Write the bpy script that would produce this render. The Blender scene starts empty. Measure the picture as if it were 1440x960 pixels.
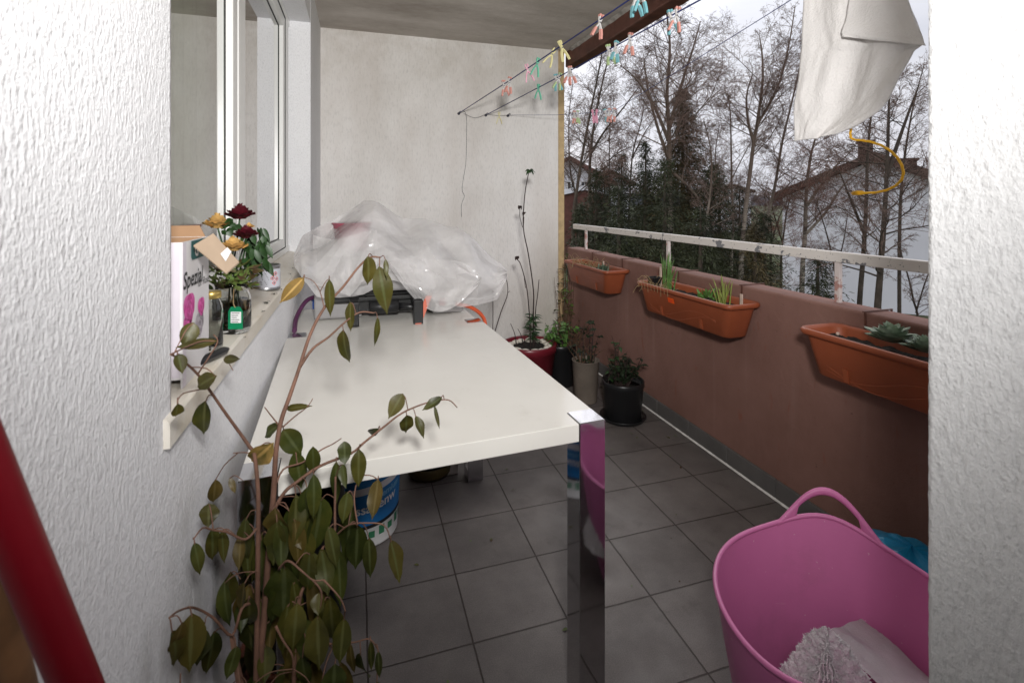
import bpy, bmesh, math, random
from mathutils import Vector, Matrix, noise
R = math.radians
random.seed(7)
S = bpy.context.scene
COL = S.collection

# ------------------------------------------------------------------ camera frame (metres; floor z = 0)
FPX, HC, VPX, HY = 700.0, 1.32, 503.0, 283.0
TH = math.atan((720 - VPX) / FPX)
SN, CS = math.sin(TH), math.cos(TH)
def ray(px, py):
    u = (px - 720) / FPX; v = (HY - py) / FPX
    return Vector((SN + u * CS, CS - u * SN, v))
CAM = Vector((0, 0, HC))
def at(px, py, d): return CAM + ray(px, py) * d
def on_x(px, py, x): r = ray(px, py); return CAM + r * (x / r.x)
def on_y(px, py, y): r = ray(px, py); return CAM + r * (y / r.y)
def on_z(px, py, z): r = ray(px, py); return CAM + r * ((z - HC) / r.z)

# ------------------------------------------------------------------ materials
def nodes(name):
    m = bpy.data.materials.new(name); m.use_nodes = True
    nt = m.node_tree; b = nt.nodes['Principled BSDF']
    return m, nt, b
def N(nt, typ, **kw):
    n = nt.nodes.new(typ)
    for k, v in kw.items():
        if k in n.inputs: n.inputs[k].default_value = v
        else: setattr(n, k, v)
    return n
def coords(nt, scale=(1, 1, 1)):
    t = nt.nodes.new('ShaderNodeTexCoord'); mp = nt.nodes.new('ShaderNodeMapping')
    mp.inputs['Scale'].default_value = scale
    nt.links.new(t.outputs['Object'], mp.inputs['Vector'])
    return mp.outputs['Vector']
def noise_tex(nt, scale, detail=4, vec=None, rough=.55):
    n = N(nt, 'ShaderNodeTexNoise', Scale=scale, Detail=detail, Roughness=rough)
    if vec is None: vec = coords(nt)
    nt.links.new(vec, n.inputs['Vector'])
    return n.outputs['Fac']
def ramp(nt, fac, stops):
    r = nt.nodes.new('ShaderNodeValToRGB')
    e = r.color_ramp.elements
    while len(e) < len(stops): e.new(0.5)
    for i, (p, c) in enumerate(stops):
        e[i].position = p; e[i].color = (c[0], c[1], c[2], 1) if hasattr(c, '__len__') else (c, c, c, 1)
    nt.links.new(fac, r.inputs['Fac'])
    return r.outputs['Color']
def mixc(nt, fac, a, b):
    m = nt.nodes.new('ShaderNodeMix'); m.data_type = 'RGBA'
    for s, v in ((m.inputs[0], fac), (m.inputs[6], a), (m.inputs[7], b)):
        if hasattr(v, 'is_output'): nt.links.new(v, s)
        elif hasattr(v, '__len__'): s.default_value = (v[0], v[1], v[2], 1)
        else: s.default_value = v
    return m.outputs[2]
def math_(nt, op, a, b=0.0, clamp=False):
    m = nt.nodes.new('ShaderNodeMath'); m.operation = op; m.use_clamp = clamp
    for s, v in ((m.inputs[0], a), (m.inputs[1], b)):
        if hasattr(v, 'is_output'): nt.links.new(v, s)
        else: s.default_value = v
    return m.outputs[0]
def bump(nt, b, h, strength=.5, dist=.01, prev=None):
    n = N(nt, 'ShaderNodeBump', Strength=strength, Distance=dist)
    nt.links.new(h, n.inputs['Height'])
    if prev is not None: nt.links.new(prev, n.inputs['Normal'])
    nt.links.new(n.outputs['Normal'], b.inputs['Normal'])
    return n.outputs['Normal']
def pm(name, c, rough=.5, metal=0, var=.12, vs=9, bs=0, bd=.002, spec=.5, trans=0, ior=1.45, c2=None, lo=.3, hi=.7, bstr=.5, coat=0, sub=0):
    m, nt, b = nodes(name)
    b.inputs['Roughness'].default_value = rough
    b.inputs['Metallic'].default_value = metal
    b.inputs['Specular IOR Level'].default_value = spec
    b.inputs['Transmission Weight'].default_value = trans
    b.inputs['IOR'].default_value = ior
    b.inputs['Coat Weight'].default_value = coat
    if c2 is None:
        ca = tuple(max(0, x * (1 - var)) for x in c); cb = tuple(min(1, x * (1 + var)) for x in c)
    else: ca, cb = c, c2
    f = noise_tex(nt, vs, 5)
    nt.links.new(ramp(nt, f, [(lo, ca), (hi, cb)]), b.inputs['Base Color'])
    if bs: bump(nt, b, noise_tex(nt, bs, 3), bstr, bd)
    return m

def plaster(name, base, dirt, streak=(70, 70, 14), amount=.5, dist=.012, dirtlo=.5, dirthi=.85, rough=.9, grain=1.0):
    m, nt, b = nodes(name)
    b.inputs['Roughness'].default_value = rough
    b.inputs['Specular IOR Level'].default_value = .25
    f1 = noise_tex(nt, 1.0, 3, coords(nt, streak), .6)
    f2 = noise_tex(nt, 190 * grain, 3)
    big = noise_tex(nt, 1.6, 6, coords(nt, (1, 1, .6)), .65)
    col = ramp(nt, big, [(dirtlo, base), (dirthi, dirt)])
    pit = ramp(nt, f1, [(.28, (.72, .72, .72)), (.5, (1, 1, 1))])
    mul = nt.nodes.new('ShaderNodeMix'); mul.data_type = 'RGBA'; mul.blend_type = 'MULTIPLY'
    mul.inputs[0].default_value = .55
    nt.links.new(col, mul.inputs[6]); nt.links.new(pit, mul.inputs[7])
    nt.links.new(mul.outputs[2], b.inputs['Base Color'])
    h = math_(nt, 'ADD', math_(nt, 'MULTIPLY', f1, 1.0), math_(nt, 'MULTIPLY', f2, .45))
    bump(nt, b, h, amount, dist)
    return m, nt, b, mul

# ------------------------------------------------------------------ mesh builder
class MB:
    def __init__(s): s.v = []; s.f = []; s.sm = []; s.mid = []
    def add(s, vs, fs, smooth=False):
        o = len(s.v); s.v += [Vector(p) for p in vs]
        for f in fs: s.f.append(tuple(i + o for i in f)); s.sm.append(smooth)
        return s
    def box(s, lo, hi):
        x0, y0, z0 = lo; x1, y1, z1 = hi
        return s.add([(x0,y0,z0),(x1,y0,z0),(x1,y1,z0),(x0,y1,z0),(x0,y0,z1),(x1,y0,z1),(x1,y1,z1),(x0,y1,z1)],
                     [(3,2,1,0),(4,5,6,7),(0,1,5,4),(1,2,6,5),(2,3,7,6),(3,0,4,7)])
    def bbox(s, lo, hi, r=.004, seg=2):      # bevelled box
        bm = bmesh.new(); bmesh.ops.create_cube(bm, size=1)
        lo = Vector(lo); hi = Vector(hi)
        for v in bm.verts: v.co = Vector([lo[i] + (v.co[i] + .5) * (hi[i] - lo[i]) for i in range(3)])
        bmesh.ops.bevel(bm, geom=bm.edges[:] , offset=r, segments=seg, affect='EDGES', profile=.5)
        bm.verts.index_update()
        s.add([v.co.copy() for v in bm.verts], [[v.index for v in f.verts] for f in bm.faces]); bm.free(); return s
    def obox(s, c, ax, ay, az):             # oriented box: centre and half axis vectors
        c, ax, ay, az = map(Vector, (c, ax, ay, az)); vs = []
        for k in (-1, 1):
            for (i, j) in ((-1,-1),(1,-1),(1,1),(-1,1)): vs.append(c + ax*i + ay*j + az*k)
        return s.add(vs, [(3,2,1,0),(4,5,6,7),(0,1,5,4),(1,2,6,5),(2,3,7,6),(3,0,4,7)])
    def tube(s, pts, r, n=8, cap=True, smooth=True):
        pts = [Vector(p) for p in pts]; m = len(pts)
        if not hasattr(r, '__len__'): r = [r] * m
        o = len(s.v); prev = None
        for i, p in enumerate(pts):
            t = (pts[min(i+1, m-1)] - pts[max(i-1, 0)])
            if t.length < 1e-9: t = Vector((0, 0, 1))
            t.normalize()
            if prev is None:
                a = t.cross(Vector((0, 0, 1)) if abs(t.z) < .9 else Vector((1, 0, 0)))
            else: a = prev - t * prev.dot(t)
            if a.length < 1e-6: a = t.orthogonal()
            a.normalize(); b = t.cross(a); prev = a
            for k in range(n):
                w = 2 * math.pi * k / n
                s.v.append(p + (a * math.cos(w) + b * math.sin(w)) * r[i])
        for i in range(m - 1):
            for k in range(n):
                k2 = (k + 1) % n
                s.f.append((o+i*n+k, o+i*n+k2, o+(i+1)*n+k2, o+(i+1)*n+k)); s.sm.append(smooth)
        if cap and n > 2:
            s.f.append(tuple(o + k for k in reversed(range(n)))); s.sm.append(False)
            s.f.append(tuple(o + (m-1)*n + k for k in range(n))); s.sm.append(False)
        return s
    def lathe(s, prof, c=(0,0,0), n=32, sx=1, sy=1, smooth=True):   # prof: (r, z) list
        o = len(s.v); c = Vector(c)
        for (r, z) in prof:
            for k in range(n):
                w = 2*math.pi*k/n
                s.v.append(c + Vector((r*math.cos(w)*sx, r*math.sin(w)*sy, z)))
        for i in range(len(prof)-1):
            for k in range(n):
                k2 = (k+1) % n
                s.f.append((o+i*n+k, o+i*n+k2, o+(i+1)*n+k2, o+(i+1)*n+k)); s.sm.append(smooth)
        for i, rev in ((0, True), (len(prof)-1, False)):
            if prof[i][0] > 1e-6:
                f = [o+i*n+k for k in range(n)]
                s.f.append(tuple(reversed(f) if rev else f)); s.sm.append(False)
        return s
    def grid(s, fn, nu, nv, smooth=True, wrap=False):
        o = len(s.v)
        for j in range(nv+1):
            for i in range(nu + (0 if wrap else 1)): s.v.append(Vector(fn(i/nu, j/nv)))
        w = nu if wrap else nu+1
        for j in range(nv):
            for i in range(nu):
                i2 = (i+1) % w
                s.f.append((o+j*w+i, o+j*w+i2, o+(j+1)*w+i2, o+(j+1)*w+i)); s.sm.append(smooth)
        return s
    def prism(s, poly, off):                # polygon (3D points) extruded by off
        off = Vector(off); n = len(poly); a = [Vector(p) for p in poly]
        return s.add(a + [p + off for p in a], [tuple(reversed(range(n))), tuple(range(n, 2*n))] + [(i, (i+1)%n, n+(i+1)%n, n+i) for i in range(n)])
    def leaf(s, base, tip, width, nrm, fold=.25, curl=.15, seg=6, shape=1.0, wav=0.0):
        base, tip = Vector(base), Vector(tip); ax = tip - base; L = ax.length
        if L < 1e-5: return s
        ax.normalize(); nrm = Vector(nrm); side = ax.cross(nrm)
        if side.length < 1e-4: side = ax.orthogonal()
        side.normalize(); up = side.cross(ax).normalized()
        o = len(s.v)
        for i in range(seg+1):
            t = i/seg
            w = width*.5*(math.sin(math.pi*min(1, t**.86))**.85)*(1.06-.30*t)*shape if 0 < t < 1 else 0.0
            if t > .8: w *= max(.12, 1-(t-.8)*3.6)
            if 0 < t < 1: w = max(w, width*.03)
            c = base + ax*(L*t) - up*(curl*L*t*t)
            wa = wav*width*math.sin(t*9+base.x*90); wb = wav*width*math.sin(t*11+base.z*70+2)
            s.v += [c - side*(w+wa*.3*w/max(width, 1e-6)) + up*(fold*w+wa*math.sin(math.pi*t)), c, c + side*(w+wb*.3*w/max(width, 1e-6)) + up*(fold*w+wb*math.sin(math.pi*t))]
        s.mid += [o+i*3+1 for i in range(seg+1)]
        for i in range(seg):
            a = o+i*3
            s.f += [(a, a+1, a+4, a+3), (a+1, a+2, a+5, a+4)]; s.sm += [True, True]
        return s
    def mesh(s, name, loc=(0,0,0)):
        me = bpy.data.meshes.new(name); l = Vector(loc)
        me.from_pydata([tuple(p - l) for p in s.v], [], s.f)
        me.polygons.foreach_set('use_smooth', s.sm)
        if s.mid:
            at_ = me.attributes.new('midrib', 'FLOAT', 'POINT')
            vals = [0.0]*len(s.v)
            for i in s.mid: vals[i] = 1.0
            at_.data.foreach_set('value', vals)
        me.update(); return me

def rootloc(p):
    while p.parent: p = p.parent
    return Vector(p.location)
def thing(name, label, cat, loc=(0,0,0), group=None):
    o = bpy.data.objects.new(name, None); COL.objects.link(o); o.empty_display_size = .05
    o.location = loc; o['label'] = label; o['category'] = cat
    if group: o['group'] = group
    return o
def part(name, mb, mat, parent, label=None):
    o = bpy.data.objects.new(name, mb.mesh(name, rootloc(parent))); COL.objects.link(o); o.parent = parent
    o.data.materials.append(mat)
    if label: o['label'] = label
    return o
def whole(name, mb, mat, label, cat, loc=(0,0,0), group=None):
    o = bpy.data.objects.new(name, mb.mesh(name, loc)); COL.objects.link(o); o.location = loc
    o.data.materials.append(mat); o['label'] = label; o['category'] = cat
    if group: o['group'] = group
    return o
def struct(name, mb, mat, kind='structure', label=None, cat=None):
    o = bpy.data.objects.new(name, mb.mesh(name)); COL.objects.link(o)
    o.data.materials.append(mat); o['kind'] = kind
    if label: o['label'] = label
    if cat: o['category'] = cat
    return o
def dup(o, parent=None):
    c = o.copy(); COL.objects.link(c)
    if parent: c.parent = parent
    for ch in list(o.children): dup(ch, c)
    return c
def lettering(txt, size, origin, ux, uy, mat, parent, name='lettering', shear=0, depth=.0006, bold=0):
    cu = bpy.data.curves.new('txt', 'FONT'); cu.body = txt; cu.size = size; cu.shear = shear; cu.extrude = 0; cu.offset = bold
    cu.resolution_u = 3
    to = bpy.data.objects.new('txt', cu); COL.objects.link(to)
    bpy.context.view_layer.update()
    me = to.to_mesh(); ux = Vector(ux).normalized(); uy = Vector(uy).normalized(); nz = ux.cross(uy)
    mb = MB(); mb.add([Vector(origin) + ux*v.co.x + uy*v.co.y + nz*depth for v in me.vertices], [tuple(p.vertices) for p in me.polygons])
    to.to_mesh_clear(); bpy.data.objects.remove(to); bpy.data.curves.remove(cu)
    return part(name, mb, mat, parent) if parent else mb
def n3(p, s=1.0): return noise.noise(Vector(p) * s)
def smooth_path(pts, k=4):
    pts = [Vector(p) for p in pts]; out = []
    for i in range(len(pts)-1):
        p0 = pts[max(i-1,0)]; p1 = pts[i]; p2 = pts[i+1]; p3 = pts[min(i+2, len(pts)-1)]
        for j in range(k):
            t = j/k
            out.append(.5*((2*p1) + (p2-p0)*t + (2*p0-5*p1+4*p2-p3)*t*t + (3*p1-p0-3*p2+p3)*t**3))
    out.append(pts[-1]); return out

# ------------------------------------------------------------------ palette
M = {}
M['chrome'] = pm('chrome', (.62, .62, .64), .07, 1, .06, 6)
def lacquer():
    m, nt, b = nodes('white_lacquer'); b.inputs['Specular IOR Level'].default_value = .5
    f = noise_tex(nt, 3, 5); c = ramp(nt, f, [(.3, (.755, .73, .68)), (.6, (.80, .777, .725))])
    sm = ramp(nt, noise_tex(nt, 9, 7, coords(nt, (1, .6, 1)), .7), [(.60, 0), (.74, .30)])
    c = mixc(nt, sm, c, (.60, .56, .50)); sp = ramp(nt, noise_tex(nt, 150, 2), [(.755, 0), (.77, .5)]); c = mixc(nt, sp, c, (.40, .34, .27))
    nt.links.new(c, b.inputs['Base Color']); nt.links.new(ramp(nt, noise_tex(nt, 5, 6, None, .65), [(.35, .10), (.68, .26)]), b.inputs['Roughness'])
    return m
M['white_lacquer'] = lacquer()
M['pvc'] = pm('white_pvc', (.82, .82, .80), .3, 0, .03, 4)
M['gasket'] = pm('black_gasket', (.012, .012, .012), .6)
M['black'] = pm('black_plastic', (.012, .012, .013), .35)
M['black_iron'] = pm('black_iron', (.015, .015, .015), .45, .3)
M['steel'] = pm('brushed_steel', (.36, .36, .37), .32, 1, .1, 12)
M['orange'] = pm('orange_rubber', (.52, .085, .03), .45)
M['red'] = pm('red_lacquer', (.17, .004, .010), .42, spec=.3)
M['wood'] = pm('brown_wood', (.20, .10, .045), .6, var=.3, vs=20)
M['terracotta'] = pm('terracotta_plastic', (.27, .068, .028), .42, 0, .12, 5, bs=60, bd=.0006, bstr=.3)
M['soil'] = pm('potting_soil', (.016, .011, .008), .95, var=.7, vs=60, bs=90, bd=.01, bstr=1)
M['card'] = pm('brown_card', (.34, .20, .11), .8, var=.1, vs=12)
M['card_pale'] = pm('pale_card', (.40, .30, .215), .8, var=.08, vs=14)
M['dry'] = pm('dry_stem', (.10, .055, .03), .8, var=.3, vs=40)
M['dark_dry'] = pm('dark_dry_stem', (.035, .02, .018), .85, var=.3, vs=40)
M['dry_straw'] = pm('dry_straw', (.34, .24, .12), .8, var=.25, vs=40)
M['bark'] = pm('ficus_bark', (.16, .082, .055), .75, var=.3, vs=35, bs=120, bd=.002)
M['green'] = pm('fresh_green', (.08, .17, .035), .45, var=.35, vs=30)
M['dark_green'] = pm('dark_leaf_green', (.018, .05, .012), .45, var=.4, vs=30)
M['plant_dark'] = pm('dark_withered_green', (.012, .022, .008), .6, var=.5, vs=30)
M['line'] = pm('navy_line', (.018, .03, .14), .6)
M['wire'] = pm('grey_wire', (.05, .05, .07), .5)
M['zinc'] = pm('zinc_plated', (.42, .42, .42), .4, .9)
M['white_paint'] = pm('white_label', (.8, .8, .8), .5, var=.02)
M['black_ink'] = pm('black_ink', (.012, .012, .015), .6)
FLASH, FLOC, FAIM, EXPO = 107, (.07, -.13, 1.66), (.75, 4.2, 2.6), 0.10
# ------------------------------------------------------------------ the balcony shell
WX, YB, ZC = -.28, 4.2, 2.69          # house wall plane, end wall plane, ceiling
JX, JY = .83, .536                     # jamb plane and its far edge
M['wall_left'] = plaster('house_plaster', (.80, .80, .815), (.70, .70, .72), (170, 170, 80), .9, .0035)[0]
M['wall_right'] = plaster('jamb_plaster', (.78, .78, .785), (.69, .69, .70), (120, 120, 60), .9, .004)[0]
def back_wall_mat():
    m, nt, b, mul = plaster('end_wall_plaster', (.77, .745, .72), (.62, .59, .555), (75, 75, 22), .55, .006, .45, .75)
    t = nt.nodes.new('ShaderNodeTexCoord'); sp = nt.nodes.new('ShaderNodeSeparateXYZ')
    nt.links.new(t.outputs['Object'], sp.inputs[0])
    nf = noise_tex(nt, 2.2, 6, None, .65)
    # green algae low in the outer corner, grey damp bloom under the ceiling
    gx = math_(nt, 'MULTIPLY', math_(nt, 'SUBTRACT', sp.outputs['X'], .75), .9)
    gz = math_(nt, 'MULTIPLY', math_(nt, 'SUBTRACT', 1.35, sp.outputs['Z']), .75)
    alg = math_(nt, 'MULTIPLY', math_(nt, 'MULTIPLY', math_(nt, 'MAXIMUM', gx, 0), math_(nt, 'MAXIMUM', gz, 0)), math_(nt, 'MULTIPLY', nf, 2.2), True)
    c1 = mixc(nt, alg, mul.outputs[2], (.22, .22, .09))
    top = math_(nt, 'MULTIPLY', math_(nt, 'SUBTRACT', sp.outputs['Z'], 2.15), 1.5, True)
    nf2 = noise_tex(nt, 3.5, 8, None, .7)
    damp = math_(nt, 'MULTIPLY', top, ramp(nt, nf2, [(.42, 0), (.7, 1)]), True)
    c2 = mixc(nt, math_(nt, 'MULTIPLY', damp, .75), c1, (.40, .35, .28))
    sm = math_(nt, 'MULTIPLY', ramp(nt, noise_tex(nt, 1.1, 5, coords(nt, (1.6, 1, .5))), [(.46, 0), (.66, 1)]), .42)
    c3 = mixc(nt, sm, c2, (.52, .46, .41))
    sp_ = ramp(nt, noise_tex(nt, 70, 2), [(.70, 0), (.76, 1)])
    low = math_(nt, 'MULTIPLY', sp_, math_(nt, 'MULTIPLY', math_(nt, 'MAXIMUM', gx, 0), 1.2, True), True)
    c4 = mixc(nt, low, c3, (.10, .09, .06))
    nt.links.new(c4, b.inputs['Base Color'])
    return m
M['wall_back'] = back_wall_mat()
M['edge'] = pm('ochre_edge_render', (.46, .335, .18), .85, var=.25, vs=14, bs=70, bd=.003)
def ceiling_mat():
    m, nt, b = nodes('bare_concrete'); b.inputs['Roughness'].default_value = .9
    f = noise_tex(nt, 1.1, 7, coords(nt, (1.0, 3.0, 1)), .6)
    g = noise_tex(nt, 14, 6, coords(nt, (1, 2, 1)), .7)
    c = ramp(nt, math_(nt, 'ADD', math_(nt, 'MULTIPLY', f, .75), math_(nt, 'MULTIPLY', g, .25)), [(.32, (.31, .272, .235)), (.5, (.44, .40, .36)), (.68, (.57, .53, .485))])
    nt.links.new(c, b.inputs['Base Color']); bump(nt, b, g, .4, .01); return m
M['ceiling'] = ceiling_mat()
M['beam'] = pm('brown_stained_beam', (.10, .040, .028), .55, var=.35, vs=12, bs=40, bd=.002)
M['flashing'] = pm('grey_mortar_seam', (.33, .31, .28), .85, var=.4, vs=18, bs=30, bd=.006)
def parapet_mat():
    m, nt, b = nodes('terracotta_wall_paint'); b.inputs['Roughness'].default_value = .8; b.inputs['Specular IOR Level'].default_value = .25
    f = noise_tex(nt, 2.3, 6, coords(nt, (1, 1, .8)), .6)
    c = ramp(nt, f, [(.3, (.172, .087, .068)), (.7, (.245, .132, .108))])
    st = ramp(nt, noise_tex(nt, 5, 4, coords(nt, (1, 3.2, 1.0)), .65), [(.63, 0), (.70, 1)])
    c = mixc(nt, math_(nt, 'MULTIPLY', st, .6), c, (.21, .075, .05))
    run = ramp(nt, noise_tex(nt, 3, 3, coords(nt, (1, 5, .25))), [(.6, 0), (.8, 1)])
    c = mixc(nt, math_(nt, 'MULTIPLY', run, .12), c, (.42, .30, .27))
    nt.links.new(c, b.inputs['Base Color'])
    pz = ramp(nt, noise_tex(nt, 34, 5, None, .7), [(.66, 0), (.70, .7)]); c = mixc(nt, pz, c, (.10, .055, .045)); nt.links.new(c, b.inputs['Base Color'])
    bump(nt, b, math_(nt, 'ADD', noise_tex(nt, 45, 4), math_(nt, 'MULTIPLY', noise_tex(nt, 260, 3), .4)), .5, .005); return m
M['parapet'] = parapet_mat()
def tile_mat():
    m, nt, b = nodes('grey_floor_tiles'); b.inputs['Specular IOR Level'].default_value = .4
    t = nt.nodes.new('ShaderNodeTexCoord'); sp = nt.nodes.new('ShaderNodeSeparateXYZ')
    nt.links.new(t.outputs['Object'], sp.inputs[0])
    wob = math_(nt, 'MULTIPLY', math_(nt, 'SUBTRACT', noise_tex(nt, 30, 2), .5), .003)
    def line(axis, off, pitch):
        x = math_(nt, 'DIVIDE', math_(nt, 'SUBTRACT', math_(nt, 'ADD', sp.outputs[axis], wob), off), pitch)
        fr = math_(nt, 'ABSOLUTE', math_(nt, 'SUBTRACT', math_(nt, 'FRACT', x), .5))     # .5 at the joint
        return math_(nt, 'MULTIPLY', math_(nt, 'SUBTRACT', .5, fr), pitch), math_(nt, 'FLOOR', x)
    dx, ix = line('X', .33, .303); dy, iy = line('Y', 1.456, .288)
    d = math_(nt, 'MINIMUM', dx, dy)
    joint = ramp(nt, math_(nt, 'MULTIPLY', d, 100), [(.16, 1), (.34, 0)])
    wn = nt.nodes.new('ShaderNodeTexWhiteNoise'); wn.noise_dimensions = '2D'
    cb = nt.nodes.new('ShaderNodeCombineXYZ'); nt.links.new(ix, cb.inputs[0]); nt.links.new(iy, cb.inputs[1]); nt.links.new(cb.outputs[0], wn.inputs['Vector'])
    f = math_(nt, 'ADD', math_(nt, 'MULTIPLY', noise_tex(nt, 5, 6, None, .7), .8), math_(nt, 'MULTIPLY', wn.outputs['Value'], .16))
    base = ramp(nt, f, [(.3, (.094, .082, .078)), (.68, (.158, .140, .132))])
    sp2 = ramp(nt, noise_tex(nt, 320, 2), [(.3, .78), (.7, 1.2)])
    mul = nt.nodes.new('ShaderNodeMix'); mul.data_type = 'RGBA'; mul.blend_type = 'MULTIPLY'; mul.inputs[0].default_value = 1
    nt.links.new(base, mul.inputs[6]); nt.links.new(sp2, mul.inputs[7])
    stain = ramp(nt, noise_tex(nt, 7, 6, None, .65), [(.60, 0), (.68, .35)])
    c = mixc(nt, stain, mul.outputs[2], (.06, .05, .045))
    c = mixc(nt, joint, c, (.035, .026, .022))
    nt.links.new(c, b.inputs['Base Color'])
    nt.links.new(ramp(nt, noise_tex(nt, 6, 4), [(.3, .42), (.7, .62)]), b.inputs['Roughness'])
    h = math_(nt, 'ADD', math_(nt, 'MULTIPLY', joint, -1.0), math_(nt, 'MULTIPLY', noise_tex(nt, 200, 2), .08))
    bump(nt, b, h, .6, .003); return m
M['tiles'] = tile_mat()
M['skirting'] = pm('grey_skirting_tile', (.105, .098, .094), .5, var=.15, vs=8, bs=200, bd=.0008)
M['caulk'] = pm('white_caulk', (.62, .6, .57), .7, var=.2, vs=30)
M['sill'] = None
def sill_mat():
    m, nt, b = nodes('cream_stone_sill'); b.inputs['Roughness'].default_value = .45
    f = noise_tex(nt, 5, 6, coords(nt, (2.5, .8, 1)), .65)
    c = ramp(nt, f, [(.3, (.66, .60, .50)), (.62, (.74, .70, .63))])
    st = ramp(nt, noise_tex(nt, 9, 5, coords(nt, (4, .5, 1)), .7), [(.55, 0), (.75, .6)])
    c = mixc(nt, st, c, (.50, .40, .26))
    nt.links.new(c, b.inputs['Base Color']); bump(nt, b, noise_tex(nt, 60, 4), .25, .003); return m
M['sill'] = sill_mat()
def rail_mat():
    m, nt, b = nodes('flaking_white_paint')
    f = noise_tex(nt, 7, 4, coords(nt, (1, 1, 1.6)), .6)
    fine = noise_tex(nt, 48, 3)
    a = ramp(nt, math_(nt, 'ADD', math_(nt, 'MULTIPLY', f, .8), math_(nt, 'MULTIPLY', fine, .2)), [(.578, 0), (.588, 1)])
    pits = ramp(nt, noise_tex(nt, 95, 2), [(.66, 0), (.69, 1)])
    a = math_(nt, 'MAXIMUM', a, pits)
    c = mixc(nt, a, (.66, .62, .58), (.19, .19, .20))
    nt.links.new(c, b.inputs['Base Color']); b.inputs['Roughness'].default_value = .55
    bump(nt, b, math_(nt, 'SUBTRACT', 1, a), .5, .0015); return m
M['rail'] = rail_mat()
def post_mat():
    m, nt, b = nodes('worn_post_paint')
    f = noise_tex(nt, 30, 4, coords(nt, (1, 1, .7)))
    nt.links.new(ramp(nt, f, [(.52, (.62, .55, .53)), (.56, (.42, .23, .20))]), b.inputs['Base Color']); b.inputs['Roughness'].default_value = .6
    return m
M['post'] = post_mat()
def glass_mat(name, tint=(1, 1, 1), rough=0.0):
    m, nt, b = nodes(name)
    b.inputs['Base Color'].default_value = (*tint, 1); b.inputs['Roughness'].default_value = rough
    b.inputs['Transmission Weight'].default_value = 1; b.inputs['IOR'].default_value = 1.47
    return m
def pane_mat():
    m, nt, b = nodes('window_glass'); nt.nodes.remove(b)
    tr = nt.nodes.new('ShaderNodeBsdfTransparent'); tr.inputs[0].default_value = (.90, .93, .89, 1)
    gl = nt.nodes.new('ShaderNodeBsdfGlossy'); gl.inputs['Roughness'].default_value = .004
    fr = N(nt, 'ShaderNodeFresnel', IOR=1.52); mx = nt.nodes.new('ShaderNodeMixShader')
    ge = nt.nodes.new('ShaderNodeNewGeometry')
    nt.links.new(math_(nt, 'MULTIPLY', math_(nt, 'MULTIPLY', fr.outputs[0], 2.7, True), math_(nt, 'SUBTRACT', 1, ge.outputs['Backfacing'])), mx.inputs[0]); nt.links.new(tr.outputs[0], mx.inputs[1]); nt.links.new(gl.outputs[0], mx.inputs[2])
    nt.links.new(mx.outputs[0], nt.nodes['Material Output'].inputs['Surface']); return m
M['glass'] = pane_mat()
M['jar_glass'] = glass_mat('jar_glass', (.95, .97, .95))

def rough_corner(mb, p0, pc, p1, nrm0, nrm1, z0, z1, step=.005, amp=.0009):
    """plastered corner p0 -> pc -> p1 in plan, rising z0..z1, with real trowel relief"""
    p0, pc, p1 = Vector(p0), Vector(pc), Vector(p1)
    n0 = max(2, int((pc-p0).length/step)); n1 = max(2, int((p1-pc).length/step)); nz = int((z1-z0)/step/1.6)
    def fn(u, v):
        k = u*(n0+n1)
        if k <= n0: p = p0.lerp(pc, k/n0); w = 0 if k < n0 else .5
        else: p = pc.lerp(p1, (k-n0)/n1); w = 1
        nr = Vector(nrm0).lerp(Vector(nrm1), w)
        z = z0 + (z1-z0)*v
        q = Vector((p.x*120, p.y*120, z*62)); h = noise.noise(q)*.4 + .5*noise.noise(Vector((p.x*110, p.y*110, z*17)))*max(0, noise.noise(Vector((p.y*8, z*6, 3)))+.15) + noise.noise(q*2.3)*.35 + noise.noise(Vector((p.x*130, p.y*130, z*105)))*.7
        return (p.x + nr.x*h*amp, p.y + nr.y*h*amp, z)
    mb.grid(fn, n0+n1, nz, True)

# house wall with the window
hw = MB()
hw.box((-.62, -3, -.2), (WX-.006, .894, ZC))
hw.box((WX-.006, -3, -.2), (WX, .30, ZC))
rough_corner(hw, (WX, .30), (WX, .905), (-.42, .905), (1, 0, 0), (0, 1, 0), .949, ZC)
hw.box((-.62, .894, -.2), (WX-.004, 3.33, .949))
rough_corner(hw, (WX, .30), (WX, .9), (WX, 3.33), (1, 0, 0), (1, 0, 0), 0, .949)
hw.box((-.62, .894, 2.43), (WX-.001, 3.33, ZC))
hw.box((-.62, 3.33, -.2), (WX, YB, ZC))
for lo, hi in (((-2.2, .2, .2), (-2.1, 4.2, ZC)), ((-2.1, .2, .2), (-.62, .3, ZC)), ((-2.1, 4.1, .2), (-.62, 4.2, ZC)), ((-2.1, .3, .2), (-.62, 4.1, .3)), ((-2.1, .3, 2.6), (-.62, 4.1, ZC))):
    hw.box(lo, hi)
house = whole('house_wall', hw, M['wall_left'], 'white rough plaster house wall holding the big window above the table', 'wall', (WX, 1, 0))
sl = MB()
pr = [(-.271, .946), (-.271, .984), (-.277, .990), (-.43, 1.02), (-.43, .946)]
sl.prism([(x, .872, z) for x, z in pr][::-1], (0, 3.328-.872, 0))
part('window_sill', sl, M['sill'], house)
win = MB()
x0, x1 = -.47, -.40
win.bbox((x0, .906, 1.016), (x1, 3.329, 1.05), .003); win.bbox((x0, .906, 2.39), (x1, 3.329, 2.429), .003)
win.bbox((x0, .906, 1.05), (x1, .98, 2.39), .003); win.bbox((x0, 3.175, 1.05), (x1, 3.27, 2.39), .003)
window = part('window', win, M['pvc'], house)
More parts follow.
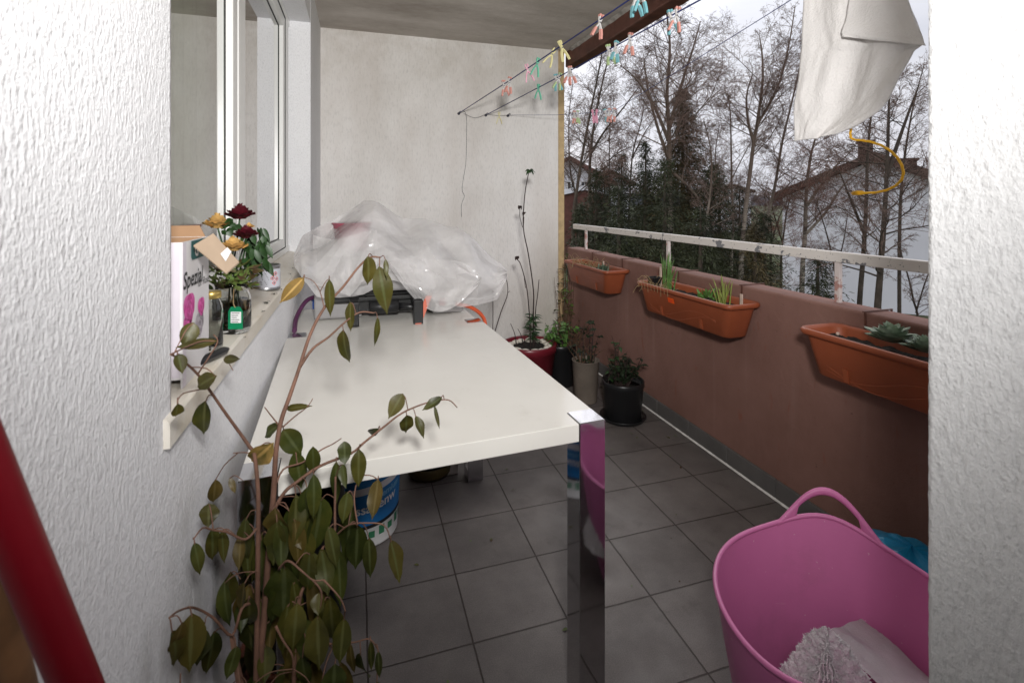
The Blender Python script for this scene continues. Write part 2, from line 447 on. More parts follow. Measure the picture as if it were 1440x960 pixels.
g1 = MB(); g1.box((-.415, 3.17, 1.05), (-.402, 3.176, 2.39)); g1.box((-.415, .98, 2.384), (-.402, 3.17, 2.392)); g1.box((-.46, 1.968, 1.05), (-.412, 1.984, 2.39)); g1.box((-.415, .98, 1.046), (-.402, 3.17, 1.052))
part('gasket', g1, M['gasket'], window)
for (a, b_, w0, w1) in ((.985, 1.967, .07, .068), (1.985, 3.17, .112, .07)):
    s_ = MB(); xa, xb = -.45, -.405
    s_.bbox((xa, a, 1.052), (xb, a+w0, 2.384), .004); s_.bbox((xa, b_-w1, 1.052), (xb, b_, 2.384), .004)
    s_.bbox((xa, a+w0, 1.052), (xb, b_-w1, 1.105), .004); s_.bbox((xa, a+w0, 2.32), (xb, b_-w1, 2.384), .004)
    part('sash', s_, M['pvc'], window)
    q = MB(); q.box((-.436, a+w0-.002, 1.103), (-.43, b_-w1+.002, 2.322)); part('glass_pane', q, M['glass'], window)
    q = MB()
    for lo, hi in (((-.430, a+w0, 1.105), (-.427, a+w0+.004, 2.32)), ((-.430, b_-w1-.004, 1.105), (-.427, b_-w1, 2.32)), ((-.430, a+w0+.004, 1.105), (-.427, b_-w1-.004, 1.109)), ((-.430, a+w0+.004, 2.316), (-.427, b_-w1-.004, 2.32))): q.box(lo, hi)
    part('gasket', q, M['gasket'], window)
cur = MB()
cur.grid(lambda u, v: (-.70 + .014*math.sin(u*150) + .008*math.sin(u*61+1), .9 + 2.45*u, .95 + 1.5*v), 420, 2)
M['curtain'] = pm('grey_net_curtain', (.66, .65, .58), .9, var=.05)
whole('net_curtain', cur, M['curtain'], 'pale grey net curtain hanging inside behind the window panes', 'curtain', (-.7, 2.1, .95))

# end wall
bw = MB(); bw.box((-.62, YB, -.3), (1.742, YB+.2, ZC))
endw = whole('end_wall', bw, M['wall_back'], 'stained white plaster end wall behind the table and pots', 'wall', (.6, YB, 0))
es = MB(); es.bbox((1.742, YB-.004, -.3), (1.802, YB+.204, ZC), .006); part('edge_strip', es, M['edge'], endw)
# room end and jamb, behind and beside the camera
rw = MB(); rw.box((-.62, -3.2, -.2), (2.0, -3, ZC))
whole('room_wall', rw, M['wall_right'], 'plain white wall closing the space behind the viewer', 'wall', (.6, -3.1, 0))
jm = MB(); jm.box((JX+.006, -3, -.2), (1.98, JY-.006, ZC)); jm.box((JX, -3, -.2), (JX+.006, .10, ZC))
rough_corner(jm, (JX, .10), (JX, JY), (1.78, JY), (-1, 0, 0), (0, 1, 0), 0, ZC, .006, .0016)
whole('door_jamb', jm, M['wall_right'], 'bright white coarse plaster pillar beside the pink tub', 'wall', (1.5, .5, 0))
# ceiling
cl = MB(); cl.box((-.62, -3.2, ZC), (1.83, YB+.25, ZC+.2))
ceil = whole('balcony_ceiling', cl, M['ceiling'], 'grey brown bare concrete balcony ceiling slab', 'ceiling', (.6, 1, ZC))
bmz = 2.552
q = MB(); q.bbox((1.832, -3, bmz), (1.955, YB+.05, ZC+.15), .012, 3); beam = part('edge_beam', q, M['beam'], ceil)
q = MB()
q.grid(lambda u, v: (1.80 + .034*v + .004*n3((u*90, v*3, 1)), -2 + 6.1*u, ZC-.006-.02*v + .008*n3((u*60, v*5, 4))), 220, 3)
part('mortar_seam', q, M['flashing'], ceil)
# floor
fl = MB(); fl.box((-.62, -3.2, -.25), (1.80, YB+.2, 0)); struct('balcony_floor', fl, M['tiles'], label='grey square floor tiles with dark joints', cat='floor')
# parapet
pp = MB(); pp.bbox((1.78, JY+.004, -.5), (1.905, 4.085, .912), .012, 3)
para = whole('parapet', pp, M['parapet'], 'low terracotta painted balcony parapet wall carrying the planters', 'wall', (1.84, 2.4, 0))
q = MB()
y = JY+.01
while y < 4.07:
    q.bbox((1.766, y, .003), (1.779, min(y+.3, 4.08), .088), .003); y += .304
part('skirting', q, M['skirting'], para)
q = MB()
q.grid(lambda u, v: (1.757 + .010*v + .003*n3((u*140, 0, 3)), JY+.01 + 3.0*u, .002 + .006*v), 200, 1)
part('caulk_line', q, M['caulk'], para)
# railing
q = MB(); q.bbox((1.842, JY+.006, 1.074), (1.872, 4.10, 1.116), .003)
rl = whole('railing', q, M['rail'], 'white flaking flat metal handrail on thin posts above the parapet', 'railing', (1.857, 2.4, .912))
for yy in (3.86, 2.685, 1.532):
    q = MB(); q.bbox((1.848, yy-.011, .90), (1.866, yy+.011, 1.073), .002); part('post', q, M['post'], rl)
# ------------------------------------------------------------------ table
TX, TY = Vector((.9990, .0436, 0)), Vector((-.0436, .9990, 0))
T0 = Vector((.617, 1.169, 0)) - TX*.852            # near corner by the wall
TW, TL, TH_, LG = .852, 1.2, .75, .074
def tp(a, b, z): return T0 + TX*a + TY*b + Vector((0, 0, z))
table = thing('dining_table', 'long white lacquered table with square chrome corner legs', 'table', (.2, 1.75, 0))
g = LG + .0015
poly = [(g,.0),(TW-g,0),(TW-g,g),(TW,g),(TW,TL-g),(TW-g,TL-g),(TW-g,TL),(g,TL),(g,TL-g),(0,TL-g),(0,g),(g,g)]
def bevel_prism(poly3, off, r=.003):
    bm = bmesh.new(); vs = [bm.verts.new(p) for p in poly3]; f = bm.faces.new(vs)
    ex = bmesh.ops.extrude_face_region(bm, geom=[f]); bmesh.ops.translate(bm, verts=[v for v in ex['geom'] if isinstance(v, bmesh.types.BMVert)], vec=off)
    bmesh.ops.recalc_face_normals(bm, faces=bm.faces[:])
    bmesh.ops.bevel(bm, geom=bm.edges[:], offset=r, segments=2, affect='EDGES', profile=.5)
    bm.verts.index_update(); mb = MB(); mb.add([v.co.copy() for v in bm.verts], [[v.index for v in f.verts] for f in bm.faces]); bm.free(); return mb
part('tabletop', bevel_prism([tp(a, b, TH_-.045) for a, b in poly], (0, 0, .045), .0015), M['white_lacquer'], table)
for a in (0, TW-LG):
    for b in (0, TL-LG):
        part('leg', bevel_prism([tp(a, b, 0), tp(a+LG, b, 0), tp(a+LG, b+LG, 0), tp(a, b+LG, 0)], (0, 0, TH_+.001), .0018), M['chrome'], table)
side = thing('side_table', 'plain white side table standing end to end behind the dining table', 'table', tp(.4, 1.4, 0))
part('tabletop', bevel_prism([tp(a, b, TH_-.04) for a, b in ((.012, TL+.004), (TW-.012, TL+.004), (TW-.012, TL+.50), (.012, TL+.50))], (0, 0, .0385), .002), M['white_lacquer'], side)
for a in (.05, TW-.155):
    for b in (TL+.02, TL+.43):
        part('leg', bevel_prism([tp(a, b, 0), tp(a+.055, b, 0), tp(a+.055, b+.055, 0), tp(a, b+.055, 0)], (0, 0, TH_-.041), .002), M['white_lacquer'], side)

# ------------------------------------------------------------------ gas cooker under plastic
ck = thing('gas_cooker', 'black folding gas cooker with silver side half hidden under plastic', 'cooker', (.12, 2.62, .75))
q = MB(); q.bbox(on_z(470, 446, .752) + Vector((.012, 0, .006)), (-.06, 2.75, .835), .006); part('end_panel', q, M['steel'], ck)
q = MB(); q.bbox((-.115, 2.50, .835), (.325, 2.80, .858), .006); q.bbox((-.04, 2.52, .775), (.30, 2.78, .835), .004)
for i in range(7): q.tube([(-.10+.07*i, 2.50, .866), (-.10+.07*i, 2.80, .866)], .005, 6)
q.tube([(-.112, 2.50, .868), (.322, 2.50, .868)], .006, 8); q.tube([(-.112, 2.8, .868), (.322, 2.8, .868)], .006, 8)
part('body', q, M['black_iron'], ck)
for px, b_ in ((498, 459), (588, 455)):
    p = on_z(px, b_, .75); q = MB(); q.bbox((p.x-.022, p.y-.015, .7505), (p.x+.022, p.y+.015, .86), .004)
    q.obox((p.x, (p.y+2.52)/2, .85), (.02, 0, 0), (0, (2.52-p.y)/2+.01, 0), (0, 0, .01)); part('foot', q, M['black'], ck)
p0 = at(519, 432, 2.38); p1 = at(561, 430, 2.42)
q = MB(); q.tube([p0, p0.lerp(p1, .05), p0.lerp(p1, .95), p1], [.024, .03, .03, .024], 16); q.tube([p1, at(592, 432, 2.44)], .016, 12)
part('burner_tube', q, M['black'], ck)
q = MB()
p = at(606, 431, 2.5); q.lathe([(.0, -.02), (.02, -.02), (.022, .0), (.02, .02), (0, .02)], p, 14); part('knob', q, M['black'], ck)
q = MB()
for a_, b_ in (((480, 414), (560, 397)), ((495, 420), (582, 402)), ((520, 398), (590, 414))): q.tube([at(*a_, 2.50), at(*b_, 2.62)], .007, 6)
q.obox(at(540, 409, 2.55), (.13, .03, .01), (0, .10, .01), (0, 0, .008)); part('lid', q, M['black_iron'], ck)
ph = MB()
pts = [at(622, 428, 2.52), at(640, 427, 2.53), at(662, 432, 2.5), at(678, 444, 2.46), at(683, 462, 2.42), at(686, 520, 2.44), at(678, 600, 2.5), at(655, 700, 2.75)]
ph.tube(smooth_path(pts, 5), .0095, 10)
hose = whole('gas_hose', ph, M['orange'], 'orange rubber gas hose arching off the table edge', 'hose', pts[0])
q = MB(); c = at(622, 424, 2.52); q.lathe([(0, -.018), (.018, -.018), (.02, -.006), (.02, .012), (.014, .02), (0, .02)], c, 14)
part('regulator_knob', q, M['red'], hose)
q = MB(); q.tube([at(618, 430, 2.52), at(632, 427, 2.527), at(640, 427, 2.53)], [.010, .012, .010], 10); part('hose_coupling', q, M['zinc'], hose)
sb = MB(); a_, b_ = on_z(588, 455, .753), at(603, 416, 2.36)
sb.obox((a_+b_)/2, (.014, 0, 0), (0, .004, 0.001), (b_-a_)/2)
whole('orange_strap', sb, M['orange'], 'flat orange strap standing up against the black cooker foot', 'strap', a_)
q = MB(); q.tube(smooth_path([on_z(409, 470, .752)+Vector((.012, .02, .008)), at(417, 446, 2.27), at(430, 424, 2.36), at(446, 417, 2.45), at(462, 420, 2.6)], 5), .010, 8)
M['purple'] = pm('purple_cable', (.085, .022, .07), .45)
whole('purple_cable', q, M['purple'], 'dark purple cable bent along the house wall on the table', 'cable', on_z(420, 450, .75))
q = MB(); c = at(455, 424, 2.52); q.bbox(c + Vector((-.05, -.04, -.03)), c + Vector((.05, .06, .012)), .006)
q.bbox(c + Vector((-.055, -.045, .012)), c + Vector((.055, .065, .026)), .004)
M['blue'] = pm('blue_plastic', (.015, .075, .33), .35)
whole('blue_box', q, M['blue'], 'small blue lidded box beside the cable under plastic', 'box', c - Vector((0, 0, .03)))
q = MB(); c = at(495, 330, 2.64)
M['pink_red'] = pm('pink_plastic', (.42, .10, .15), .45)
q.lathe([(0, -.10), (.075, -.10), (.095, .055), (.105, .06), (.098, .065), (.085, .05), (.07, -.08), (0, -.085)], c, 20)
whole('pink_bowl', q, M['pink_red'], 'pinkish red bowl glimpsed through the plastic sheet', 'bowl', c - Vector((0, 0, .1)))
q = MB(); q.bbox((-.20, 2.55, .752), (.02, 2.80, 1.05), .01); q.bbox((-.215, 2.54, 1.05), (.035, 2.81, 1.075), .006)
M['grey_box'] = pm('grey_plastic', (.30, .29, .29), .5)
whole('storage_box', q, M['grey_box'], 'grey lidded box bulging under the plastic sheet near the wall', 'box', (-.09, 2.67, .752))
q = MB(); q.bbox((.10, 2.56, .87), (.50, 2.80, 1.0), .012); q.bbox((.36, 2.52, .752), (.52, 2.78, .868), .01)
whole('dark_case', q, M['grey_box'], 'grey case lying on top of the cooker under plastic', 'case', (.3, 2.68, .752))

# plastic sheet
M['plastic'] = None
def plastic_mat():
    m, nt, b = nodes('cloudy_plastic_film')
    b.inputs['Base Color'].default_value = (.86, .84, .84, 1); b.inputs['Roughness'].default_value = .13
    b.inputs['Specular IOR Level'].default_value = .55
    tr = nt.nodes.new('ShaderNodeBsdfTransparent'); tl = nt.nodes.new('ShaderNodeBsdfTranslucent'); tl.inputs[0].default_value = (.75, .73, .73, 1)
    mx = nt.nodes.new('ShaderNodeMixShader'); mx.inputs[0].default_value = .15
    nt.links.new(b.outputs[0], mx.inputs[1]); nt.links.new(tl.outputs[0], mx.inputs[2])
    m2 = nt.nodes.new('ShaderNodeMixShader')
    f = ramp(nt, noise_tex(nt, 6, 4), [(.3, .40), (.7, .64)])
    nt.links.new(f, m2.inputs[0]); nt.links.new(mx.outputs[0], m2.inputs[1]); nt.links.new(tr.outputs[0], m2.inputs[2])
    out = nt.nodes['Material Output']; nt.links.new(m2.outputs[0], out.inputs['Surface'])
    bump(nt, b, noise_tex(nt, 9, 2, coords(nt, (1, 1, 1.6)), .5), .35, .02)
    return m
M['plastic'] = plastic_mat()
def interp(tab, x):
    for (a, b) in zip(tab, tab[1:]):
        if x <= b[0]:
            t = (x-a[0])/(b[0]-a[0]) if b[0] > a[0] else 0
            t = max(0, t); return [a[i]+(b[i]-a[i])*t for i in range(1, len(a))]
    return list(tab[-1][1:])
# px : crest y, front-bottom y, front depth, crest depth
prof = [(413, 362, 372, 2.10, 2.2), (425, 335, 392, 2.20, 2.35), (445, 318, 416, 2.26, 2.5), (478, 296, 420, 2.30, 2.6), (512, 281, 416, 2.34, 2.66), (545, 294, 392, 2.38, 2.68),
        (580, 303, 402, 2.40, 2.70), (610, 312, 421, 2.40, 2.7), (642, 319, 428, 2.42, 2.7), (672, 343, 432, 2.44, 2.66), (700, 366, 418, 2.50, 2.62), (713, 378, 392, 2.54, 2.58)]
rnd = random.Random(5)
folds = []
for k in range(16):
    a = rnd.uniform(0, math.pi); folds.append((math.cos(a), math.sin(a), rnd.uniform(2.2, 6), rnd.uniform(0, 9), rnd.uniform(.5, 1)))
def crease(a, b):
    h = 0
    wa = a + .12*noise.noise(Vector((a*2, b*2, 3))); wb = b + .12*noise.noise(Vector((a*2, b*2, 9)))
    for cx, cy, f, ph_, w in folds:
        x = (wa*cx*1.5 + wb*cy)*f + ph_; tri = abs((x % 2) - 1)
        mask = max(0, noise.noise(Vector((a*2.3+ph_*7, b*2.3, ph_)))+.25)
        h += w*(tri-.5)*mask/f*2.4
    return h
def sheet(u, v):
    px = 413 + 300*u
    cy, fy, fd, cd = interp(prof, px)
    cy += 5*noise.noise(Vector((u*9, 1, 2))); fy += 5*noise.noise(Vector((u*11, 5, 2)))
    back = at(px, max(fy-30, cy+18), cd+.22)
    if v < .62:
        t = v/.62
        y = fy + (cy-fy)*(t**.8); d = fd + (cd-fd)*(t**1.5) - .05*math.sin(math.pi*t)
        p = at(px, y, d)
    else:
        t = (v-.62)/.38; p = at(px, cy, cd).lerp(back, t) + Vector((0, 0, .02*math.sin(math.pi*t)))
    h = crease(u, v)*.125*(1 if v > .04 else .4)
    r = ray(px, 350).normalized()
    p = p - r*h + Vector((0, 0, h*.25))
    p.x = max(p.x, WX+.012); p.y = min(p.y, YB-.02); p.z = max(p.z, .757)
    return p
q = MB(); q.grid(sheet, 110, 70, False)
# loose front fold over the cooker
def flap(u, v):
    px = 440 + 90*u; y0 = 330 + 6*math.sin(u*5); y1 = interp([(440, 400), (470, 408), (492, 417), (510, 396), (530, 372)], px)[0]
    p = at(px, y0 + (y1-y0)*v, 2.42 - .19*v - .05*math.sin(u*3.1)); p += ray(px, 380).normalized()*(-.05*crease(u+2, v*.7+1)); return p
q.grid(flap, 36, 26, False)
def flap2(u, v):
    px = 548 + 130*u; y0 = 352 + 10*math.sin(u*4) + 46*u**4; y1 = y0 + (46 + 34*math.sin(u*2.1))*max(0, math.sin(math.pi*min(1, .12+u*.88)))**.7
    p = at(px, y0 + (y1-y0)*v, 2.44 - .14*v); p += ray(px, 380).normalized()*(-.085*crease(u*.9+4, v*.8+3)); return p
q.grid(flap2, 44, 26, False)
whole('plastic_sheet', q, M['plastic'], 'crumpled cloudy plastic sheet draped over things at the table end', 'plastic sheet', (.15, 2.6, .76))

# ------------------------------------------------------------------ under the table
bk = thing('paint_bucket', 'blue and white paint bucket standing under the table', 'bucket', (.03, 2.08, 0))
bc = Vector((.025, 2.09, 0))
q = MB(); q.lathe([(0, .004), (.125, .004), (.13, .012), (.142, .30), (.150, .302), (.150, .318), (.145, .335), (.12, .335), (0, .33)], bc, 40); part('body', q, M['white_paint'], bk)
def label_mat():
    m, nt, b = nodes('blue_bucket_label'); b.inputs['Roughness'].default_value = .35
    t = nt.nodes.new('ShaderNodeTexCoord'); sp = nt.nodes.new('ShaderNodeSeparateXYZ'); nt.links.new(t.outputs['Object'], sp.inputs[0])
    c = ramp(nt, sp.outputs['Z'], [(.0, (.012, .15, .42)), (.45, (.02, .24, .58))])
    nt.links.new(c, b.inputs['Base Color']); return m
M['label_blue'] = label_mat()
M['label_pale'] = pm('pale_blue_ink', (.20, .48, .72), .4)
M['label_green'] = pm('green_ink', (.03, .16, .08), .5)
def bcyl(a, z, k=.0012):
    r = .13 + (z-.012)/(.30-.012)*.012 + k
    return bc + Vector((r*math.cos(a), r*math.sin(a), z))
A0, A1 = R(-155), R(-2)
def band(z0, z1, a0, a1, k, slope=0.0, n=40):
    mb = MB(); mb.grid(lambda u, v: bcyl(a0+(a1-a0)*u, z0(u) + (z1(u)-z0(u))*v, k), n, 2); return mb
part('label', band(lambda u: .075+.035*u, lambda u: .275, A0, A1, .0012), M['label_blue'], bk)
lab = bk.children[-1]
part('label_stripe', band(lambda u: .195+.05*u, lambda u: .222+.05*u, A0, A1, .0022), M['white_paint'], lab)
part('label_band', band(lambda u: .068+.034*u, lambda u: .08+.036*u, A0, A1, .0022), M['black_ink'], lab)
pic = MB()
for k in range(9):
    u = (k+.5)/9
    a0 = A0+(A1-A0)*(u-.035); a1 = A0+(A1-A0)*(u+.03); pic.grid(lambda s, v: bcyl(a0+(a1-a0)*s, .03+.03*u+(.026+.008*(k % 2))*v, .0016), 4, 1)
part('label_picture', pic, M['label_green'], bk)
def wrap_text(txt, size, zc, slope, a_start, mat, parent, k=.0024, bold=.001):
    flat = lettering(txt, size, (0, 0, 0), (1, 0, 0), (0, 1, 0), mat, None, depth=0, bold=bold)
    mb = MB(); vs = []
    for p in flat.v:
        a = a_start + p.x/.14; vs.append(bcyl(a, zc + p.y + slope*p.x, k))
    mb.add(vs, flat.f); return part('lettering', mb, mat, parent)
wrap_text('Fassadenw', .050, .134, .14, R(-122), M['white_paint'], lab)
wrap_text('premium', .034, .188, .14, R(-75), M['label_pale'], lab)
bp = thing('brown_planter', 'olive brown ringed plant pot deep under the table', 'pot', (.334, 2.44, 0))
M['olive'] = pm('olive_brown_glaze', (.085, .062, .02), .4, var=.3, vs=14)
q = MB(); q.lathe([(0, .003), (.098, .003), (.108, .02), (.112, .06), (.108, .066), (.113, .075), (.118, .15), (.116, .22), (.122, .225), (.122, .24), (.11, .24), (.105, .2), (0, .2)], (.334, 2.44, 0), 36); part('body', q, M['olive'], bp)
q = MB(); q.lathe([(.113, .064), (.1165, .072), (.1175, .098), (.113, .105)], (.334, 2.44, 0), 36); part('dark_band', q, M['black'], bp)
cr = thing('storage_crate', 'black plastic crate pushed against the wall below the table', 'crate', (-.08, 1.75, 0))
q = MB()
cx0, cx1, cy0, cy1 = -.265, -.05, 1.62, 1.98
q.bbox((cx0, cy0, .004), (cx1, cy1, .02), .003)
for lo, hi in (((cx0, cy0, .02), (cx1, cy0+.012, .33)), ((cx0, cy1-.012, .02), (cx1, cy1, .33)), ((cx0, cy0+.012, .02), (cx0+.012, cy1-.012, .33)), ((cx1-.012, cy0+.012, .02), (cx1, cy1-.012, .33))): q.bbox(lo, hi, .003)
part('body', q, M['black'], cr)
q = MB()
for lo, hi in (((cx0-.008, cy0-.008, .33), (cx1+.008, cy0+.014, .345)), ((cx0-.008, cy1-.014, .33), (cx1+.008, cy1+.008, .345)), ((cx0-.008, cy0+.014, .33), (cx0+.014, cy1-.014, .345)), ((cx1-.014, cy0+.014, .33), (cx1+.008, cy1-.014, .345))): q.bbox(lo, hi, .003)
part('rim', q, M['black'], cr)

# ------------------------------------------------------------------ tub with bath mat
M['pink'] = pm('pink_flexible_plastic', (.54, .14, .32), .36, var=.05, vs=3, bs=50, bd=.0006, bstr=.25)
TC = Vector((1.058, .85, 0)); RT, RB, HT = .287, .21, .395
HA = [R(48), R(228)]                          # directions of the two handles
def pink_mat():
    m, nt, b = nodes('pink_scuffed_plastic'); b.inputs['Specular IOR Level'].default_value = .45
    c = ramp(nt, noise_tex(nt, 3, 4), [(.3, (.56, .16, .35)), (.7, (.62, .18, .39))])
    sc = ramp(nt, noise_tex(nt, 9, 4, coords(nt, (1, 1, 14)), .7), [(.66, 0), (.72, .35)]); c = mixc(nt, sc, c, (.70, .34, .50))
    sp = ramp(nt, noise_tex(nt, 85, 2), [(.73, 0), (.75, .6)]); c = mixc(nt, sp, c, (.72, .52, .60))
    du = ramp(nt, noise_tex(nt, 5, 6, None, .7), [(.55, 0), (.75, .4)]); c = mixc(nt, du, c, (.42, .14, .25))
    nt.links.new(c, b.inputs['Base Color']); nt.links.new(ramp(nt, noise_tex(nt, 12, 5), [(.3, .32), (.7, .5)]), b.inputs['Roughness'])
    bump(nt, b, noise_tex(nt, 26, 3, coords(nt, (1, 1, 2))), .12, .003); return m
M['pink'] = pink_mat()
tub = thing('laundry_tub', 'pink flexible laundry tub with a looped rim handle', 'tub', TC)
def rimz(a):
    z = HT
    for h in HA:
        da = (a-h+math.pi) % (2*math.pi) - math.pi
        z += .045*math.exp(-(da/.42)**2)
    return z
def wallr(a, t, off):
    r = RB + (RT-RB)*(t**.85) + off
    return r*(1 + .025*math.cos(2*(a-HA[0])))
q = MB()
q.grid(lambda u, v: TC + Vector((wallr(2*math.pi*u, v, 0)*math.cos(2*math.pi*u), wallr(2*math.pi*u, v, 0)*math.sin(2*math.pi*u), .006 + (rimz(2*math.pi*u)-.006)*v)), 96, 24, True, True)
q.grid(lambda u, v: TC + Vector((wallr(2*math.pi*u, 1-v, -.005)*math.cos(2*math.pi*u), wallr(2*math.pi*u, 1-v, -.005)*math.sin(2*math.pi*u), .012 + (rimz(2*math.pi*u)-.012)*(1-v))), 96, 24, True, True)
q.lathe([(RB*1.02, .006), (0, .006)], TC, 48); q.lathe([(RB, .02), (0, .022)], TC, 48)
tb = part('body', q, M['pink'], tub)
q = MB()
ring = [TC + Vector((wallr(2*math.pi*k/96, 1, -.0025)*math.cos(2*math.pi*k/96), wallr(2*math.pi*k/96, 1, -.0025)*math.sin(2*math.pi*k/96), rimz(2*math.pi*k/96))) for k in range(97)]
q.tube(ring, .0062, 8, cap=False); part('rim', q, M['pink'], tub)
for h in HA:
    q = MB(); rise = .072 if h == HA[0] else .03; nt_ = 56; rings = []
    for k in range(nt_+1):
        t = k/nt_; a = h + (t-.5)*2*.46; sn_ = math.sin(math.pi*t)
        zr = rimz(a)-.006; zh = zr + .008 + rise*max(0, sn_)**1.25
        e = max(0, min(1, (min(t, 1-t)-.20)/.03)); zl = zr - .004 + e*(zh-zr-.016)
        rr = wallr(a, 1, -.0025) + .010*sn_*(zh-zr)/.07; th_ = .0052+.001*sn_
        hgt = (zh-zl); o = TC; prof_ = []
        for w_ in range(8):
            an = 2*math.pi*w_/8 + math.pi/8; cx_ = math.cos(an); sz_ = math.sin(an)
            sx_ = max(-1, min(1, cx_*1.25)); sv = max(-1, min(1, sz_*1.12))
            prof_.append(o + Vector(((rr+th_*sx_)*math.cos(a), (rr+th_*sx_)*math.sin(a), (zh+zl)/2 + sv*hgt/2)))
        rings.append(prof_)
    for k in range(nt_+1): q.v += rings[k]
    for k in range(nt_):
        for w_ in range(8): q.f.append((k*8+w_, k*8+(w_+1) % 8, (k+1)*8+(w_+1) % 8, (k+1)*8+w_)); q.sm.append(True)
    q.f.append(tuple(range(7, -1, -1))); q.sm.append(False); q.f.append(tuple(nt_*8+w_ for w_ in range(8))); q.sm.append(False)
    part('handle', q, M['pink'], tub)
# chenille bath mat heaped in the tub
M['chenille'] = pm('lilac_grey_chenille', (.72, .70, .71), .95, var=.14, vs=16, bs=240, bd=.004, bstr=.9)
mc = TC + Vector((-.112, -.045, 0))
def matf(u, v):
    a = 2*math.pi*u; r = .135*v
    x, y = r*math.cos(a), r*math.sin(a)
    peak = .14 + .235*max(0, 1-(v/1.0))**.9*(1+.2*math.cos(3*a+1)) 
    ph__ = a*22 + 5*noise.noise(Vector((x*6, y*6, 0))); ridge = abs(math.sin(ph__))**.75
    bead = abs(math.sin(r*190 + 3*noise.noise(Vector((a*4, 0, 1))) + math.floor(ph__/math.pi)*1.9))**.6
    h = (.012*ridge + .006*bead*ridge)*min(1, .25+v*4)
    p = mc + Vector((x*(1.0+.15*math.cos(2*a)), y, peak + .03*noise.noise(Vector((x*9, y*9, 5)))))
    nr = Vector((math.cos(a)*.75, math.sin(a)*.75, .6)); return p + nr*h + .004*Vector((noise.noise(p*120), noise.noise(p*120+Vector((5,5,5))), noise.noise(p*120+Vector((9,2,5)))))
q = MB(); q.grid(matf, 520, 90, True, True)
fr_ = random.Random(9)
for k in range(15000):                      # loose pile standing off the cords
    i_ = fr_.randrange(520*6, 520*86); p_ = q.v[i_]; nr_ = (p_-(mc+Vector((0, 0, .12)))).normalized()
    t_ = (nr_ + Vector((fr_.uniform(-.9, .9), fr_.uniform(-.9, .9), fr_.uniform(-.9, .9)))).normalized(); sd_ = t_.orthogonal().normalized()*.0011
    q.add([p_-sd_, p_+sd_, p_+t_*fr_.uniform(.003, .0075)], [(0, 1, 2)])
whole('bath_mat', q, M['chenille'], 'lilac grey ribbed chenille bath mat heaped in the pink tub', 'bath mat', mc + Vector((0, 0, .1)))
M['grey_towel'] = pm('grey_terry', (.46, .41, .43), .95, var=.1, vs=12, bs=300, bd=.003, bstr=.8)
q = MB()
q.grid(lambda u, v: TC + Vector(((u-.5)*.20+.115, (v-.5)*(.24+.10*u)-.035, .272 - .055*u + .02*noise.noise(Vector((u*3, v*3, 2))) + .003*noise.noise(Vector((u*60, v*60, 2))))) if True else None, 60, 50)
whole('grey_towel', q, M['grey_towel'], 'flat grey terry towel lying under the bath mat in the tub', 'towel', TC + Vector((0, 0, .2)))
q = MB()
M['turquoise'] = pm('turquoise_film', (.01, .22, .42), .35, var=.2, vs=14)
bc2 = Vector((1.57, 1.06, 0))
q.grid(lambda u, v: bc2 + Vector(((.15+.02*noise.noise(Vector((u*6, v*4, 1))))*math.sin(math.pi*v)**.5*math.cos(2*math.pi*u), (.20+.03*noise.noise(Vector((u*6, v*4, 8))))*math.sin(math.pi*v)**.5*math.sin(2*math.pi*u), .005 + .29*(1-v)**.8 + .015*noise.noise(Vector((u*9, v*9, 4))))), 48, 24, False, True)
whole('blue_bag', q, M['turquoise'], 'turquoise blue plastic bag on the floor behind the pink tub', 'bag', bc2)

# ------------------------------------------------------------------ poles leaning by the camera
q = MB(); a_, b_ = at(-75, 520, .335), at(128, 1010, .40)
dirv = (b_-a_).normalized(); foot = a_ + dirv*((a_.z)/-dirv.z); top = a_ - dirv*.45
q.tube([top, top+dirv*.006, a_, foot-dirv*.01, foot], [.010, .0145, .0145, .0145, .012], 20)
whole('red_broom_handle', q, M['red'], 'glossy red round broom handle leaning at the house wall', 'broom handle', foot)
q = MB(); a_, b_ = at(-46, 720, .37), at(27, 1010, .43)
dirv = (b_-a_).normalized(); foot = a_ + dirv*((a_.z)/-dirv.z); top = a_ - dirv*.3
q.tube([top, a_, foot], [.015, .0155, .0155], 20)
whole('wooden_pole', q, M['wood'], 'plain brown wooden pole leaning beside the red handle', 'pole', foot)
# ------------------------------------------------------------------ ficus
rnd = random.Random(11)
def wall_d(px, x=WX+.02):
    r = ray(px, 300); return x / r.x if r.x < 0 else 99
def fd(px, d): return min(d, wall_d(px)*.97)
fic = thing('ficus_plant', 'half withered ficus with drooping olive leaves in front of the table', 'plant', (-.10, .93, 0))
pot = MB(); pot.lathe([(0, .004), (.085, .004), (.115, .20), (.125, .202), (.125, .225), (.112, .225), (.105, .19), (0, .19)], (-.13, .90, 0), 32)
part('pot', pot, M['terracotta'], fic)
q = MB(); q.lathe([(0, .196), (.105, .192)], (-.13, .90, 0), 24); part('soil', q, M['soil'], fic)
def stemp(pts): return smooth_path([at(x, y, fd(x, d)) for x, y, d in pts], 4)
st = MB(); NODES = []
base = Vector((-.13, .90, .18))
def stem(pts, r0, r1, root=False):
    p = stemp(pts)
    if root: p = smooth_path([base + Vector((rnd.uniform(-.03,.03), rnd.uniform(-.02,.02), 0)), p[0].lerp(base, .5) + Vector((rnd.uniform(-.015,.015), 0, 0))], 3) + p
    NODES.extend(p); n = len(p); st.tube(p, [.80*(r0 + (r1-r0)*(i/(n-1))**.7) for i in range(n)], 7)
